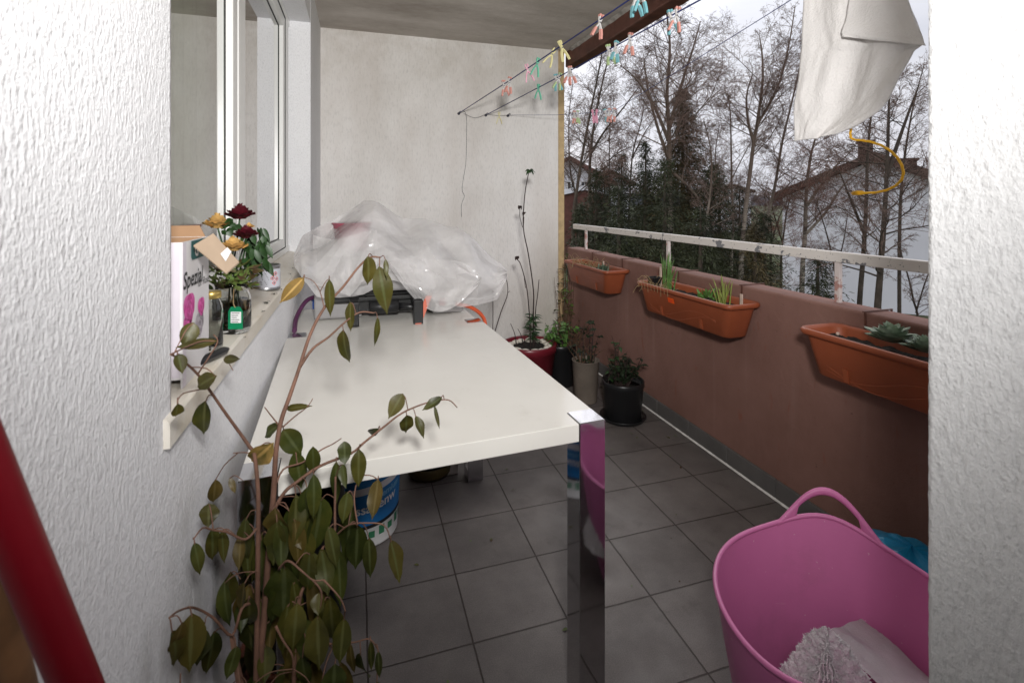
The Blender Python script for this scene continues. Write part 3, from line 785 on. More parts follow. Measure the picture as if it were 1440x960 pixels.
stem([(372,1000,.90),(366,930,.90),(372,861,.91),(379,758,.92),(385,691,.93),(388,637,.93),(395,593,.95),(407,558,.97),(421,517,1.0),(436,471,1.03),(456,433,1.06),(482,404,1.09),(503,377,1.12),(520,362,1.12),(535,362,1.12)], .0095, .0024, True)
stem([(421,517,1.0),(440,490,1.02),(462,474,1.04),(485,453,1.06),(506,439,1.07),(526,440,1.07)], .0042, .0016)
stem([(360,960,.89),(362,860,.9),(363,751,.9),(363,691,.9),(358,640,.9),(351,628,.9),(337,608,.89),(316,579,.86),(296,550,.83),(278,526,.8),(258,508,.77),(240,498,.75)], .0072, .0018, True)
stem([(412,980,.88),(416,900,.89),(422,840,.9),(432,818,.91),(457,779,.92),(470,755,.93),(471,712,.94),(472,670,.95)], .0055, .0025, True)
stem([(383,720,.92),(400,692,.93),(418,677,.94),(450,655,.96),(494,637,.98),(512,622,.99),(541,599,1.01),(560,584,1.03),(579,574,1.04),(605,565,1.05),(630,562,1.06),(643,573,1.06)], .0048, .0014)
stem([(354,847,.88),(340,855,.86),(326,893,.85),(300,868,.82),(273,854,.79),(252,858,.77),(238,868,.76)], .004, .0016)
stem([(326,893,.86),(338,950,.87),(352,1010,.88)], .004, .005, True)
stem([(363,740,.9),(345,758,.88),(320,748,.85),(300,745,.83),(285,742,.81),(272,758,.79)], .0032, .0014)
stem([(392,800,.88),(405,788,.86),(425,803,.85),(440,815,.84),(455,815,.84)], .003, .0013)
stem([(440,815,.84),(452,832,.84),(450,858,.84)], .0022, .0013); stem([(455,815,.84),(478,840,.84),(486,860,.84)], .0022, .0012)
stem([(388,880,.84),(398,900,.84),(411,921,.84),(412,940,.84)], .0028, .0014)
stem([(385,691,.93),(398,660,.95),(425,650,.97),(452,632,.99),(468,624,1.0),(480,616,1.0)], .0028, .0012)
stem([(390,640,.93),(370,640,.92),(345,636,.9),(328,637,.88)], .0022, .001)
stem([(394,600,.95),(378,580,.94),(372,572,.94)], .002, .001); stem([(398,600,.95),(415,585,.96),(432,572,.96),(440,560,.96)], .002, .0009)
stem([(503,737,.9),(498,700,.92),(505,672,.95),(520,668,.96),(532,674,.96)], .002, .0011)
stem([(470,755,.93),(490,738,.92),(515,735,.91),(540,738,.9),(549,758,.9)], .0022, .0012)
stem([(430,900,.88),(470,905,.87),(500,902,.87),(520,898,.87),(532,914,.87)], .0024, .0012)
stem([(290,545,.83),(278,548,.81),(258,553,.78),(250,562,.77)], .0018, .001)
stem([(278,526,.8),(295,500,.82),(306,480,.83),(300,470,.83)], .0018, .001)
stem([(456,433,1.06),(450,410,1.07),(440,395,1.07),(428,390,1.07)], .0016, .0009); stem([(450,410,1.07),(458,396,1.07),(463,392,1.07)], .0014, .0009)
LV = [(517,360,522,402,23),(533,374,545,443,29),(542,364,544,393,8),(463,392,464,448,15),(493,424,491,468,15),(483,463,484,519,21),(531,445,530,492,9),
 (272,453,258,490,25),(306,479,243,489,15),(250,497,256,527,18),(314,505,341,505,13),(305,528,268,546,25),(289,563,285,613,26),(250,567,246,584,17),
 (403,575,430,569,11),(392,598,366,613,20),(398,603,424,642,32),(567,553,545,588,23),(572,583,570,606,21),(533,602,512,614,13),(584,584,597,617,13),(622,558,594,578,14),(611,570,618,605,6),
 (415,634,424,684,25),(440,627,441,674,21),(441,666,443,737,21),(432,684,432,732,23),(484,620,486,654,21),(505,631,503,688,23),(473,648,471,712,17),(482,652,486,687,14),(532,673,525,730,23),(489,691,482,737,21),
 (303,673,300,708,20),(323,671,331,694,9),(294,707,293,742,27),(298,742,300,790,23),(312,744,314,790,15),(273,762,284,811,18),(339,751,335,804,17),(549,758,565,822,23),(519,755,521,822,21),(503,737,500,804,31),(450,772,464,825,37),(475,769,482,847,27),(390,733,386,790,31),(408,744,424,772,14),(369,747,353,822,13),
 (401,794,397,877,52),(450,832,447,866,21),(418,847,411,919,31),(464,836,470,925,27),(447,864,448,944,36),(484,868,478,930,27),(270,861,266,948,40),(241,886,259,941,26),(287,882,277,940,23),(301,886,291,951,27),(333,907,319,958,21),
 (532,914,533,958,11),(507,917,507,969,25),(493,903,494,958,13),(521,900,521,940,11),(425,921,429,976,23),(471,932,468,976,35),(316,815,316,890,21),(337,847,339,891,21),(344,818,342,855,19),(352,838,345,900,26),(436,775,430,840,28)]
lvs = [MB(), MB(), MB()]; lv = None; wl = MB()
def put(mb, bx, by, tx, ty, w, d):
    if mb is None: mb = lvs[rnd.choice((0, 0, 1, 1, 1, 2))]
    dd = fd(min(bx, tx)-4, d)
    b = at(bx, by, dd); t = at(tx, ty, min(dd*(1+rnd.uniform(-.03, .025)), fd(tx, 9)))
    n = -ray((bx+tx)/2, (by+ty)/2).normalized()
    n = (n + Vector((rnd.uniform(-.5,.5), rnd.uniform(-.35,.35), rnd.uniform(-.2,.5)))).normalized()
    mb.leaf(b, t, w/FPX*dd*1.02, n, rnd.uniform(.1, .7), rnd.choice((-.1, .05, .12, .3)), 10, 1, rnd.uniform(.02, .12))
    s_ = min(NODES, key=lambda p: (p-b).length_squared)
    if (s_-b).length > .075: s_ = b + (s_-b).normalized()*.03
    pet.tube(smooth_path([s_, s_.lerp(b, .6)+Vector((0, 0, .006)), b.lerp(t, .06)], 3), .0010, 4, cap=False)
pet = MB()
def leaf_depth(x, y):
    if y < 480 and x > 400: return 1.02 + (x-400)/150*.1 - .02
    if y < 620: return .97 + max(0, x-400)/240*.09
    return .95 - (y-620)/340*.12 + rnd.uniform(-.03, .03)
for (a, b_, c, d_, w) in LV: put(lv, a, b_, c, d_, w, leaf_depth(a, b_))
for k in range(50):                               # the thick lower mass
    x = rnd.gauss(405, 46); y = rnd.uniform(690, 965)
    if x < 330 and y < 800: x += 60
    if x > 500: x -= 70
    L = rnd.uniform(52, 98); put(lv, x, y, x+rnd.uniform(-16, 16), y+L, rnd.uniform(18, 38), .93+rnd.uniform(-.04, .06))
for k in range(46):
    x = rnd.gauss(400, 62); y = rnd.uniform(955, 1120)
    L = rnd.uniform(50, 90); put(lv, x, y, x+rnd.uniform(-14, 14), y+L, rnd.uniform(18, 36), .88+rnd.uniform(-.06, .08))
for r_ in ((345,660,385,622,33),): put(wl, r_[2], r_[3], r_[0], r_[1], r_[4], .90)
wl2 = MB(); put(wl2, 428, 390, 392, 427, 21, 1.07)
def leaf_mat(name, lo, mid, hi, sc):
    m, nt, b = nodes(name); b.inputs['Roughness'].default_value = .42; b.inputs['Specular IOR Level'].default_value = .35
    f = noise_tex(nt, sc, 5, None, .6)
    c = ramp(nt, f, [(.30, lo), (.50, mid), (.72, hi)])
    g = noise_tex(nt, 3.2, 2)
    c = mixc(nt, ramp(nt, g, [(.45, 0), (.68, .75)]), c, (.085, .055, .012))
    av = nt.nodes.new('ShaderNodeAttribute'); av.attribute_name = 'midrib'
    c = mixc(nt, ramp(nt, av.outputs['Fac'], [(.80, 0), (.92, .6)]), c, tuple(min(1, x*1.7+.03) for x in mid))
    nt.links.new(c, b.inputs['Base Color'])
    bump(nt, b, noise_tex(nt, 90, 3), .25, .002)
    tl = nt.nodes.new('ShaderNodeBsdfTranslucent'); nt.links.new(c, tl.inputs[0]); mx = nt.nodes.new('ShaderNodeMixShader'); mx.inputs[0].default_value = .18
    nt.links.new(b.outputs[0], mx.inputs[1]); nt.links.new(tl.outputs[0], mx.inputs[2]); nt.links.new(mx.outputs[0], nt.nodes['Material Output'].inputs['Surface'])
    return m
M['ficus_leaf'] = leaf_mat('olive_ficus_leaf', (.022, .026, .005), (.054, .055, .009), (.110, .096, .019), 14)
M['ficus_dark'] = leaf_mat('dark_ficus_leaf', (.016, .022, .005), (.040, .050, .009), (.075, .078, .014), 14); M['ficus_brown'] = leaf_mat('browning_ficus_leaf', (.045, .036, .009), (.085, .062, .014), (.15, .10, .026), 14)
M['withered'] = leaf_mat('yellowed_leaf', (.12, .10, .02), (.38, .24, .07), (.50, .31, .11), 22)
lv = MB(); mids = []
for k, b_ in enumerate(lvs):
    o_ = len(lv.v); lv.add(b_.v, b_.f, True); lv.mid += [i+o_ for i in b_.mid]; mids += [k]*len(b_.f)
lo_ = part('leaves', lv, M['ficus_leaf'], fic); lo_.data.materials.append(M['ficus_dark']); lo_.data.materials.append(M['ficus_brown']); lo_.data.polygons.foreach_set('material_index', mids)
part('yellowed_leaf', wl, M['withered'], fic, 'yellow dying leaf low on the stem'); part('yellowed_leaf', wl2, M['withered'], fic, 'half yellow leaf beside the cable'); st.add(pet.v, pet.f, True); part('stems', st, M['bark'], fic)

# ------------------------------------------------------------------ things on the window sill
def sz(x): return .990 + (-.277-x)/.153*.030 + .0008        # sill surface height
bx = thing('soil_carton', 'white and pink rose soil carton with open brown flaps on the sill', 'carton', (-.35, 1.07, sz(-.35)))
X0, X1, Y0, Y1, Z0, Z1 = -.405, -.292, 1.0, 1.16, sz(-.292)-.001, 1.248
M['carton'] = pm('printed_white_card', (.72, .70, .71), .5, var=.03)
M['carton_lilac'] = pm('printed_lilac_card', (.66, .61, .67), .5, var=.1, vs=7)
q = MB(); e = .003
for lo, hi in (((X0, Y0, Z0+.02), (X0+e, Y1, Z1)), ((X1-e, Y0, Z0), (X1, Y1, Z1)), ((X0+e, Y0, Z0+.016), (X1-e, Y0+e, Z1)), ((X0+e, Y1-e, Z0+.016), (X1-e, Y1, Z1)), ((X0+e, Y0+e, Z0+.018), (X1-e, Y1-e, Z0+.021))): q.box(lo, hi)
part('body', q, M['carton'], bx)
q = MB(); q.box((X0+.004, Y0-.0008, Z0+.02), (X1-.004, Y0-.0002, Z1-.001)); q.box((X1+.0002, Y0, Z0+.001), (X1+.0007, Y0+.018, Z1-.001)); part('lilac_print', q, M['carton_lilac'], bx)
q = MB()
fa, fb, fc, fdp = at(272, 345, .90), at(300, 328, .95), at(336, 368, .97), at(318, 384, .93)
q.prism([fa, fb, fc, fdp], (.0, .002, -.003)); part('flap', q, M['card_pale'], bx)
tape = MB(); tape.prism([fb.lerp(fc, .55)*.5+fa.lerp(fdp, .60)*.5 + Vector((0,-.001,.003)), fb.lerp(fc, .55)+Vector((0,-.001,.003)), fb.lerp(fc, .70)+Vector((0,-.001,.003)), fa.lerp(fdp, .84)*.6+fb.lerp(fc, .75)*.4 + Vector((0,-.001,.003))], (0, -.0005, .0005)); part('tape', tape, M['white_paint'], bx)
q = MB(); q.prism([(X0, Y1+.001, Z1-.004), (X1-.005, Y1+.001, Z1-.004), (X1-.02, Y1+.012, Z1+.022), (X0, Y1+.012, Z1+.022)], (0, .003, 0)); q.prism([(X0+.002, Y0, Z1), (X0+.002, Y1, Z1), (X0-.012, Y1, Z1+.03), (X0-.012, Y0, Z1+.03)], (.003, 0, 0))
q.box((X0+e+.0005, Y1-e-.001, Z0+.03), (X1-e-.0005, Y1-e-.0003, Z1-.0005)); part('inner_flap', q, M['card'], bx)
M['logo_green'] = pm('logo_green', (.004, .085, .085), .5)
fx = X1+.001
def yz(px, py): p = on_x(px, py, fx); return p
q = MB(); c0 = yz(269, 339); c1 = yz(292, 338)
q.prism([(fx, c0.y, Z1-.001), (fx, c0.y, Z1-.03), (fx, c0.y+.006, Z1-.036), (fx, Y1-.012, Z1-.036), (fx, Y1-.004, Z1-.03), (fx, Y1-.004, Z1-.001)], (.0004, 0, 0)); part('logo', q, M['logo_green'], bx)
lettering('G', .032, (fx, c0.y+.016, Z1-.030), (0, 1, 0), (0, 0, 1), M['white_paint'], bx, depth=.0012, bold=.001)
o = yz(257, 408); lettering('Spezial', .042, (fx, o.y, o.z), (0, 1, 0), (0, 0, 1), M['black_ink'], bx, shear=.2, bold=.0006)
o = yz(277, 404); lettering('für Rosen', .021, (fx, o.y+.004, o.z), (0, 1, 0), (0, 0, 1), M['black_ink'], bx, shear=.3)
M['rose_print'] = pm('rose_print', (.62, .10, .36), .5, var=.35, vs=60)
M['rose_print_grey'] = pm('rose_print_grey', (.42, .38, .42), .5, var=.3, vs=60)
M['rose_deep'] = pm('rose_print_deep', (.46, .03, .22), .5, var=.2, vs=60); M['rose_grey_deep'] = pm('rose_print_grey_deep', (.22, .19, .22), .5, var=.2, vs=60)
def printed_rose(c, r, mat, name):
    dk = M['rose_deep'] if mat is M['rose_print'] else M['rose_grey_deep']; par = None
    for k in range(6):
        R0 = r*(1-k*.155); n = 30; q = MB(); pts = []
        for j in range(n):
            a = 2*math.pi*j/n; rad = R0*(1+.13*math.sin(a*(3+k % 3)+k*1.7)); pts.append((fx+.00012*k, c[0]+rad*math.cos(a)+r*.05*math.sin(k*2.1), c[1]+rad*math.sin(a)+r*.06*math.cos(k*1.3)))
        q.prism(pts, (.00009, 0, 0)); o_ = part(name if k == 0 else 'petal_print', q, mat if k % 2 == 0 else dk, par or bx); par = par or o_
for px, py, r, mat in ((262, 438, .030, M['rose_print']), (259, 462, .022, M['rose_print']), (283, 432, .020, M['rose_print']), (281, 455, .024, M['rose_print_grey'])):
    o = yz(px, py); printed_rose((min(max(o.y, Y0+r*1.1), Y1-r*1.1), o.z), r, mat, 'rose_print')

# small jar with gold lid
jc = Vector((-.308, 1.245, sz(-.308)-.003)); jr = .0225
jar = thing('small_jar', 'small empty glass jar with a gold lid on the sill', 'jar', jc)
q = MB(); q.lathe([(0, .002), (jr*.92, .002), (jr, .008), (jr, .085), (jr*.93, .098), (jr*.72, .110), (jr*.72, .122), (jr*.64, .122), (jr*.64, .110), (jr*.86, .096), (jr*.93, .084), (jr*.93, .010), (0, .008)], jc, 28); part('body', q, M['jar_glass'], jar)
M['gold'] = pm('gold_lid', (.68, .50, .16), .32, .8, .1)
q = MB(); q.lathe([(0, .128), (jr*.80, .128), (jr*.86, .125), (jr*.86, .114), (jr*.80, .113), (jr*.74, .118), (0, .1235)], jc, 28); part('lid', q, M['gold'], jar)
# big vase jar with roses
vc = Vector((-.302, 1.405, sz(-.302)-.004)); vr = .043
vase = thing('glass_vase', 'large squat glass jar of water holding the rose bunch', 'vase', vc)
q = MB(); q.lathe([(0, .002), (vr*.9, .002), (vr, .012), (vr*1.02, .06), (vr, .088), (vr*.86, .102), (vr*.88, .118), (vr*.92, .122), (vr*.80, .122), (vr*.78, .104), (vr*.93, .086), (vr*.95, .06), (vr*.93, .014), (0, .008)], vc, 32); part('body', q, M['jar_glass'], vase)
M['water'] = glass_mat('murky_water', (.50, .36, .18)); M['water'].node_tree.nodes['Principled BSDF'].inputs['IOR'].default_value = 1.33
q = MB(); q.lathe([(0, .0085), (vr*.925, .0145), (vr*.945, .06), (vr*.94, .08), (0, .08)], vc, 28); part('water', q, M['water'], vase)
tg = at(331, 447, 1.20); tag_ = thing('green_tag', 'green hanging plant label with a white panel on the vase', 'label tag', tg)
M['tag_green'] = pm('tag_green', (.004, .20, .085), .4)
du = Vector((CS, -SN, 0)); dz = Vector((0, 0, 1)); back_ = Vector((SN, CS, 0))
hx, hz = .0175, .027
q = MB(); q.prism([tg+du*x+dz*z for x, z in ((-hx, -hz), (hx, -hz), (hx, hz*.6), (hx*.6, hz), (-hx*.6, hz), (-hx, hz*.6))], back_*.0012); part('card', q, M['tag_green'], tag_)
q = MB(); q.prism([tg-back_*.0006+du*x+dz*z for x, z in ((-.011, -.012), (.014, -.012), (.014, .015), (-.011, .015))], back_*.0004); part('panel', q, M['white_paint'], tag_)
q = MB()
for k in range(5): q.prism([tg-back_*.001+du*x+dz*(.011-.0052*k+z) for x, z in ((-.009, 0), (.010-.003*(k%3), 0), (.010-.003*(k%3), .0013), (-.009, .0013))], back_*.0003)
part('print', q, M['black_ink'], tag_)
q = MB(); q.tube(smooth_path([tg+dz*.025, at(328, 425, 1.2), at(329, 405, 1.22)], 4), .0012, 5); part('string', q, M['dry_straw'], tag_)
rb = thing('rose_bunch', 'dark red and faded yellow roses standing in the glass jar', 'roses', vc + Vector((0, 0, .01)))
def rose(c, r, seed):
    rr = random.Random(seed); q = MB()
    for ring in range(5):
        n = 3 + ring*2; rad = r*(.16 + .2*ring)
        for k in range(n):
            a = 2*math.pi*(k+.5*(ring % 2))/n + rr.uniform(-.25, .25); w = r*(.5+.12*ring)
            out = Vector((math.cos(a), math.sin(a), 0)); sd = Vector((-math.sin(a), math.cos(a), 0))
            o = len(q.v); tilt = .04 + .13*ring + rr.uniform(-.08, .12); hgt = r*(1.62 - .24*ring)
            for j in range(4):
                t = j/3
                for i in range(5):
                    s = (i-2)/2
                    ww = w*(.55+.75*t-.35*t*t)
                    p = Vector(c) + out*(rad*(.55+.35*t) + tilt*r*t*t - abs(s)*abs(s)*r*.12) + sd*(s*ww*.62) + Vector((0, 0, -r*.55 + hgt*t - abs(s)**2*r*.22*t))
                    p += Vector((rr.uniform(-1, 1), rr.uniform(-1, 1), rr.uniform(-1, 1)))*r*.05
                    q.v.append(p)
            for j in range(3):
                for i in range(4): q.f.append((o+j*5+i, o+j*5+i+1, o+j*5+i+6, o+j*5+i+5)); q.sm.append(True)
    return q
M['rose_red'] = pm('dark_red_petal', (.075, .004, .010), .55, var=.4, vs=40); M['rose_yellow'] = pm('faded_yellow_petal', (.56, .34, .11), .7, var=.25, vs=45)
sg = MB(); lf = MB(); rnd = random.Random(3)
for (px, py, r, mat, d, sd) in ((337, 300, .024, 'rose_red', 1.25, 1), (346, 328, .020, 'rose_red', 1.23, 2), (306, 313, .023, 'rose_yellow', 1.24, 3), (328, 345, .022, 'rose_yellow', 1.20, 4), (350, 318, .009, 'rose_yellow', 1.27, 5)):
    c = at(px, py, d); part('flower', rose(c, r, sd), M[mat], rb)
    b_ = vc + Vector((rnd.uniform(-.02, .02), rnd.uniform(-.02, .02), .02)); m_ = vc + Vector((rnd.uniform(-.02, .02), rnd.uniform(-.02, .02), .12))
    sg.tube(smooth_path([b_, m_, c.lerp(m_, .4)+Vector((rnd.uniform(-.01,.01), 0, 0)), c - Vector((0, 0, r*.5))], 4), .0022, 6)
    for k in range(5):
        a = rnd.uniform(0, 6.28); lf.leaf(c - Vector((0, 0, r*.45)), c + Vector((math.cos(a)*r*1.1, math.sin(a)*r*1.1, -r*.2)), r*.5, (0, 0, 1))
for k in range(58):
    x, y = rnd.uniform(344, 374), rnd.uniform(318, 372); s = rnd.uniform(12, 24); d = 1.25+rnd.uniform(-.03, .05)
    b_ = at(x, y, d); t = at(x+rnd.uniform(-9, 14), y+s, d); lf.leaf(b_, t, rnd.uniform(.009, .019), -ray(x, y)+Vector((rnd.uniform(-.8,.8), rnd.uniform(-.8,.8), rnd.uniform(-.4,.8))))
for k in range(12):
    x, y = rnd.uniform(318, 335), rnd.uniform(308, 325); lf.leaf(at(x, y, 1.24), at(x+rnd.uniform(-12, 12), y+rnd.uniform(4, 20), 1.24), .018, -ray(x, y)+Vector((rnd.uniform(-.6,.6), 0, rnd.uniform(-.5,.5))))
sg.tube(smooth_path([at(360, 325, 1.26), at(352, 350, 1.26), at(343, 385, 1.25), vc+Vector((0,0,.08))], 4), .002, 5)
part('stems', sg, M['dark_green'], rb); part('leaves', lf, M['dark_green'], rb)
wf = MB()
for k in range(150):
    x, y = rnd.uniform(298, 356), rnd.uniform(372, 408)
    if x < 300 and y > 395: continue
    d = 1.25+rnd.uniform(-.05, .05); a = rnd.uniform(-2.6, .1); s = rnd.uniform(10, 24)
    wf.leaf(at(x, y, d), at(x+math.cos(a)*s, y-math.sin(a)*s*-.6, d+rnd.uniform(-.02, .02)), rnd.uniform(.005, .013), -ray(x, y)+Vector((rnd.uniform(-.9,.9), rnd.uniform(-.9,.9), rnd.uniform(-.5,.9))))
for k in range(60):
    b_ = vc + Vector((rnd.uniform(-.025, .025), rnd.uniform(-.025, .025), rnd.uniform(.015, .05))); wf.leaf(b_, b_+Vector((rnd.uniform(-.012,.012), rnd.uniform(-.012,.012), rnd.uniform(.02, .05))), .007, (rnd.uniform(-1,1), -1, .2))
M['wilted'] = pm('wilted_leaf', (.055, .030, .012), .6, c2=(.10, .17, .03), vs=26, lo=.42, hi=.6)
part('wilted_leaves', wf, M['wilted'], rb, 'wilted brown and light green foliage at the jar mouth')
# paint can
cc = Vector((-.322, 2.02, sz(-.322)-.003))
can = thing('paint_can', 'small tin can with hazard label on the sill by the window corner', 'can', cc)
q = MB(); q.lathe([(0, .002), (.045, .002), (.047, .0), (.049, .004), (.0475, .008), (.0475, .082), (.0495, .086), (.0485, .091), (.044, .090), (.042, .085), (0, .085)], cc, 36); part('body', q, M['steel'], can)
q = MB(); q.grid(lambda u, v: cc + Vector((.0479*math.cos(R(-160)+R(205)*u), .0479*math.sin(R(-160)+R(205)*u), .011+.066*v)), 40, 1)
M['can_label'] = pm('pale_can_label', (.50, .51, .56), .4, var=.12, vs=20); part('label', q, M['can_label'], can); cl_ = can.children[-1]
M['hazard_red'] = pm('hazard_red', (.60, .03, .02), .5)
def canp(a, z, k=.0483): return cc + Vector((k*math.cos(a), k*math.sin(a), z))
hz_ = MB(); hk = MB()
for (a, z) in ((R(-42), .060), (R(-55), .045), (R(-35), .040), (R(-48), .027)):
    s = .0085; ring = [(0, s), (s, 0), (0, -s), (-s, 0)]
    pts = [canp(a + x/.048, z+y_) for x, y_ in ring]; inn = [canp(a + x*.68/.048, z+y_*.68) for x, y_ in ring]
    for i in range(4): hz_.add([pts[i], pts[(i+1) % 4], inn[(i+1) % 4], inn[i]], [(0, 1, 2, 3)])
    hk.add([canp(a + x*.32/.048, z+y_*.4, .0485) for x, y_ in ring], [(0, 1, 2, 3)])
part('hazard_diamond', hz_, M['hazard_red'], cl_); part('hazard_mark', hk, M['black_ink'], cl_)
q = MB()
for k in range(9):
    z = .067-.0055*k; a0 = R(-120); a1 = R(-85 + (k*37 % 17)); q.add([canp(a0, z), canp((a0+a1)/2, z), canp(a1, z), canp(a1, z+.0018), canp((a0+a1)/2, z+.0018), canp(a0, z+.0018)], [(0, 1, 4, 5), (1, 2, 3, 4)])
part('fine_print', q, M['gasket'], cl_)
# bits
q = MB(); c = on_z(300, 506, .996); q.tube([c+Vector((-.02, -.06, .008)), c+Vector((-.01, -.02, .009)), c+Vector((.012, .035, .008)), c+Vector((.015, .05, .007))], [.006, .0085, .0085, .004], 10)
whole('black_pen', q, M['black'], 'black marker pen lying at the front of the sill', 'pen', c)
rnd = random.Random(23); q = MB()
for (px, py, s) in ((390, 397, .012), (384, 392, .010), (376, 422, .014), (386, 410, .012), (371, 434, .008), (408, 383, .010), (396, 404, .009), (379, 420, .008), (351, 452, .006), (412, 376, .008), (344, 470, .005)):
    c = on_z(px, py, 1.0); c.z = sz(min(c.x, -.277)) + .001
    for k in range(4):
        a = rnd.uniform(0, 6.28); q.leaf(c, c+Vector((math.cos(a)*s, math.sin(a)*s*1.6, rnd.uniform(.001, .006))), s*.5, (0, 0, 1))
struct('fallen_leaves', q, M['plant_dark'], 'stuff', 'dry leaf crumbs scattered over the cream window sill', 'leaves')
# ------------------------------------------------------------------ planters on the parapet
rnd = random.Random(31)
def rrect(t, hx, hy, r):
    """point on a rounded rectangle, t in 0..1"""
    segs = [(2*(hy-r), 'l'), (math.pi*r/2, 'c'), (2*(hx-r), 'l'), (math.pi*r/2, 'c')]*2
    tot = sum(s[0] for s in segs); d = t*tot
    dirs = [(0,1),(-1,0),(0,-1),(1,0)]; p = Vector((hx, -(hy-r))); k = 0
    starts = [((hx, -(hy-r)), (0, 1)), ((-(0)+hx-r, hy), (-1, 0)), ((-hx, hy-r), (0, -1)), ((-(hx-r), -hy), (1, 0))]
    cents = [(hx-r, hy-r, 0), (-(hx-r), hy-r, 90), (-(hx-r), -(hy-r), 180), (hx-r, -(hy-r), 270)]
    for i in range(4):
        L = 2*(hy-r) if i % 2 == 0 else 2*(hx-r)
        if d <= L:
            (sx, sy), (dx, dy) = starts[i]; return Vector((sx+dx*d, sy+dy*d))
        d -= L; L = math.pi*r/2
        if d <= L:
            cx, cy, a0 = cents[i]; a = R(a0)+d/r; return Vector((cx+r*math.cos(a), cy+r*math.sin(a)))
        d -= L
    return Vector((hx, -(hy-r)))
PZ = .852
def planter(yc, L, label, yaw=0, roll=0):
    px_ = 1.676
    t = thing('flower_box', label, 'planter', (px_, yc, PZ-.165), 'terracotta planters hung along the parapet')
    rot = Matrix.Rotation(R(yaw), 4, 'Z')
    T = lambda x, y, z: Vector((px_, yc, 0)) + rot @ Vector((x, y, 0)) + Vector((0, 0, PZ+z+roll*y))
    lev = [(.058, L/2-.055, -.165), (.064, L/2-.048, -.160), (.084, L/2-.018, -.030), (.0855, L/2-.016, -.026), (.096, L/2-.004, -.024), (.100, L/2, -.016), (.100, L/2, -.006), (.096, L/2-.004, 0), (.088, L/2-.012, -.001), (.082, L/2-.019, -.012), (.072, L/2-.035, -.09)]
    n = 120
    q = MB()
    def fn(u, v):
        i = min(int(round(v*(len(lev)-1))), len(lev)-1); hx, hy, z = lev[i]; p = rrect(u, hx, hy, .034); return T(p.x, p.y, z)
    q.grid(fn, n, len(lev)-1, True, True)
    q.add([T(*rrect(k/60, .058, L/2-.055, .034), -.165) for k in range(60)], [tuple(range(60))])
    part('trough', q, M['terracotta'], t)
    q = MB()
    q.grid(lambda u, v: T((u-.5)*.150, (v-.5)*(L-.055), -.036+.012*noise.noise(Vector((u*4, v*14, yc)))+.006*noise.noise(Vector((u*15, v*50, yc)))), 14, 60, True)
    part('soil', q, M['soil'], t)
    q = MB()     # moulded swirl lines and bracket rib on the front
    for ph_ in (0, 1):
        pts = []
        for k in range(25):
            s = k/24; y = (s-.5)*L*.70; z = -.115 + .035*math.sin(s*5.2+ph_*.9+.4) - .012*ph_
            hx = .064+(.084-.064)*(z+.160)/.130; pts.append(T(-hx+.0005, y, z))
        q.tube(pts, .0016, 5)
    for yy in (-.16, .16):
        q.obox(T(-.067, yy, -.135), rot @ Vector((.006, 0, -.001)), rot @ Vector((0, .009, 0)), (-.004, 0, .024))
    part('relief', q, M['terracotta'], t)
    for yy in (-L*.33, L*.33):
        q = MB(); q.box((1.765, yc+yy-.003, .914), (1.912, yc+yy+.003, .918)); q.box((1.906, yc+yy-.003, .84), (1.911, yc+yy+.003, .914)); q.box((1.7735, yc+yy-.003, .80), (1.7785, yc+yy+.003, .914))
        part('bracket', q, M['beam'], t)
    return t, T
p1, T1 = planter(3.345, .705, 'terracotta flower box with dry straw, farthest along the parapet', 0.5)
p2, T2 = planter(2.222, .755, 'terracotta flower box with green shoots and an orange sticker', 1.6)
p3, T3 = planter(1.137, .672, 'terracotta flower box with grey succulents beside the white pillar', 0)
q = MB(); o = T2(-.0825, .06, -.060)
q.obox(o, (.0006, 0, 0), (0, .026, 0), (-.0035, 0, .0135)); M['sticker'] = pm('orange_sticker', (.85, .10, .01), .4); part('price_sticker', q, M['sticker'], p2)
q = MB()
for k in range(3): q.obox(o + Vector((-.0012, .002*k, .007-.007*k)), (.0004, 0, 0), (0, .018-.004*k, 0), (0, 0, .0011))
part('sticker_print', q, M['hazard_red'], p2.children[-1])

def shoots(T, x, y, n, h0, h1, spread, w=.003):
    q = MB()
    for k in range(n):
        b = T(x+rnd.uniform(-.02, .02), y+rnd.uniform(-.03, .03), -.045); h = rnd.uniform(h0, h1)
        a = rnd.uniform(0, 6.28); s = rnd.uniform(0, spread)
        t_ = b + Vector((math.cos(a)*s, math.sin(a)*s, h)); m_ = b.lerp(t_, .5) + Vector((0, 0, h*.12))
        q.tube(smooth_path([b, m_, t_], 4), [w, w, w, w*.95, w*.9, w*.8, w*.6, w*.4, .0003], 6)
    return q
whole('onion_shoots', shoots(T2, .0, .20, 22, .12, .235, .06, .0036), M['green'], 'clump of tall green onion shoots in the middle flower box', 'plant', T2(0, .20, -.04))
M['yellow_green'] = pm('yellowish_shoot', (.20, .24, .05), .5, var=.3, vs=30)
whole('young_shoots', shoots(T2, .01, -.22, 16, .08, .165, .05, .0032), M['yellow_green'], 'yellow green bulb shoots near the sticker box end', 'plant', T2(.01, -.22, -.04))
q = MB()
for k in range(46):
    b = T2(rnd.uniform(-.03, .03), -.13+rnd.uniform(-.04, .04), -.035); a = rnd.uniform(0, 6.28); t_ = b + Vector((math.cos(a)*.03, math.sin(a)*.03, rnd.uniform(.02, .075))); q.leaf(b.lerp(t_, .4), t_, .014, (rnd.uniform(-1,1), rnd.uniform(-1,1), 1))
whole('parsley', q, M['green'], 'low leafy green herb between the shoots of the middle box', 'plant', T2(0, -.13, -.035))
npot = thing('nursery_pot', 'small square black nursery pot tilted in the middle box', 'pot', T2(-.01, .315, -.03))
c = T2(-.01, .315, -.035)
q = MB()
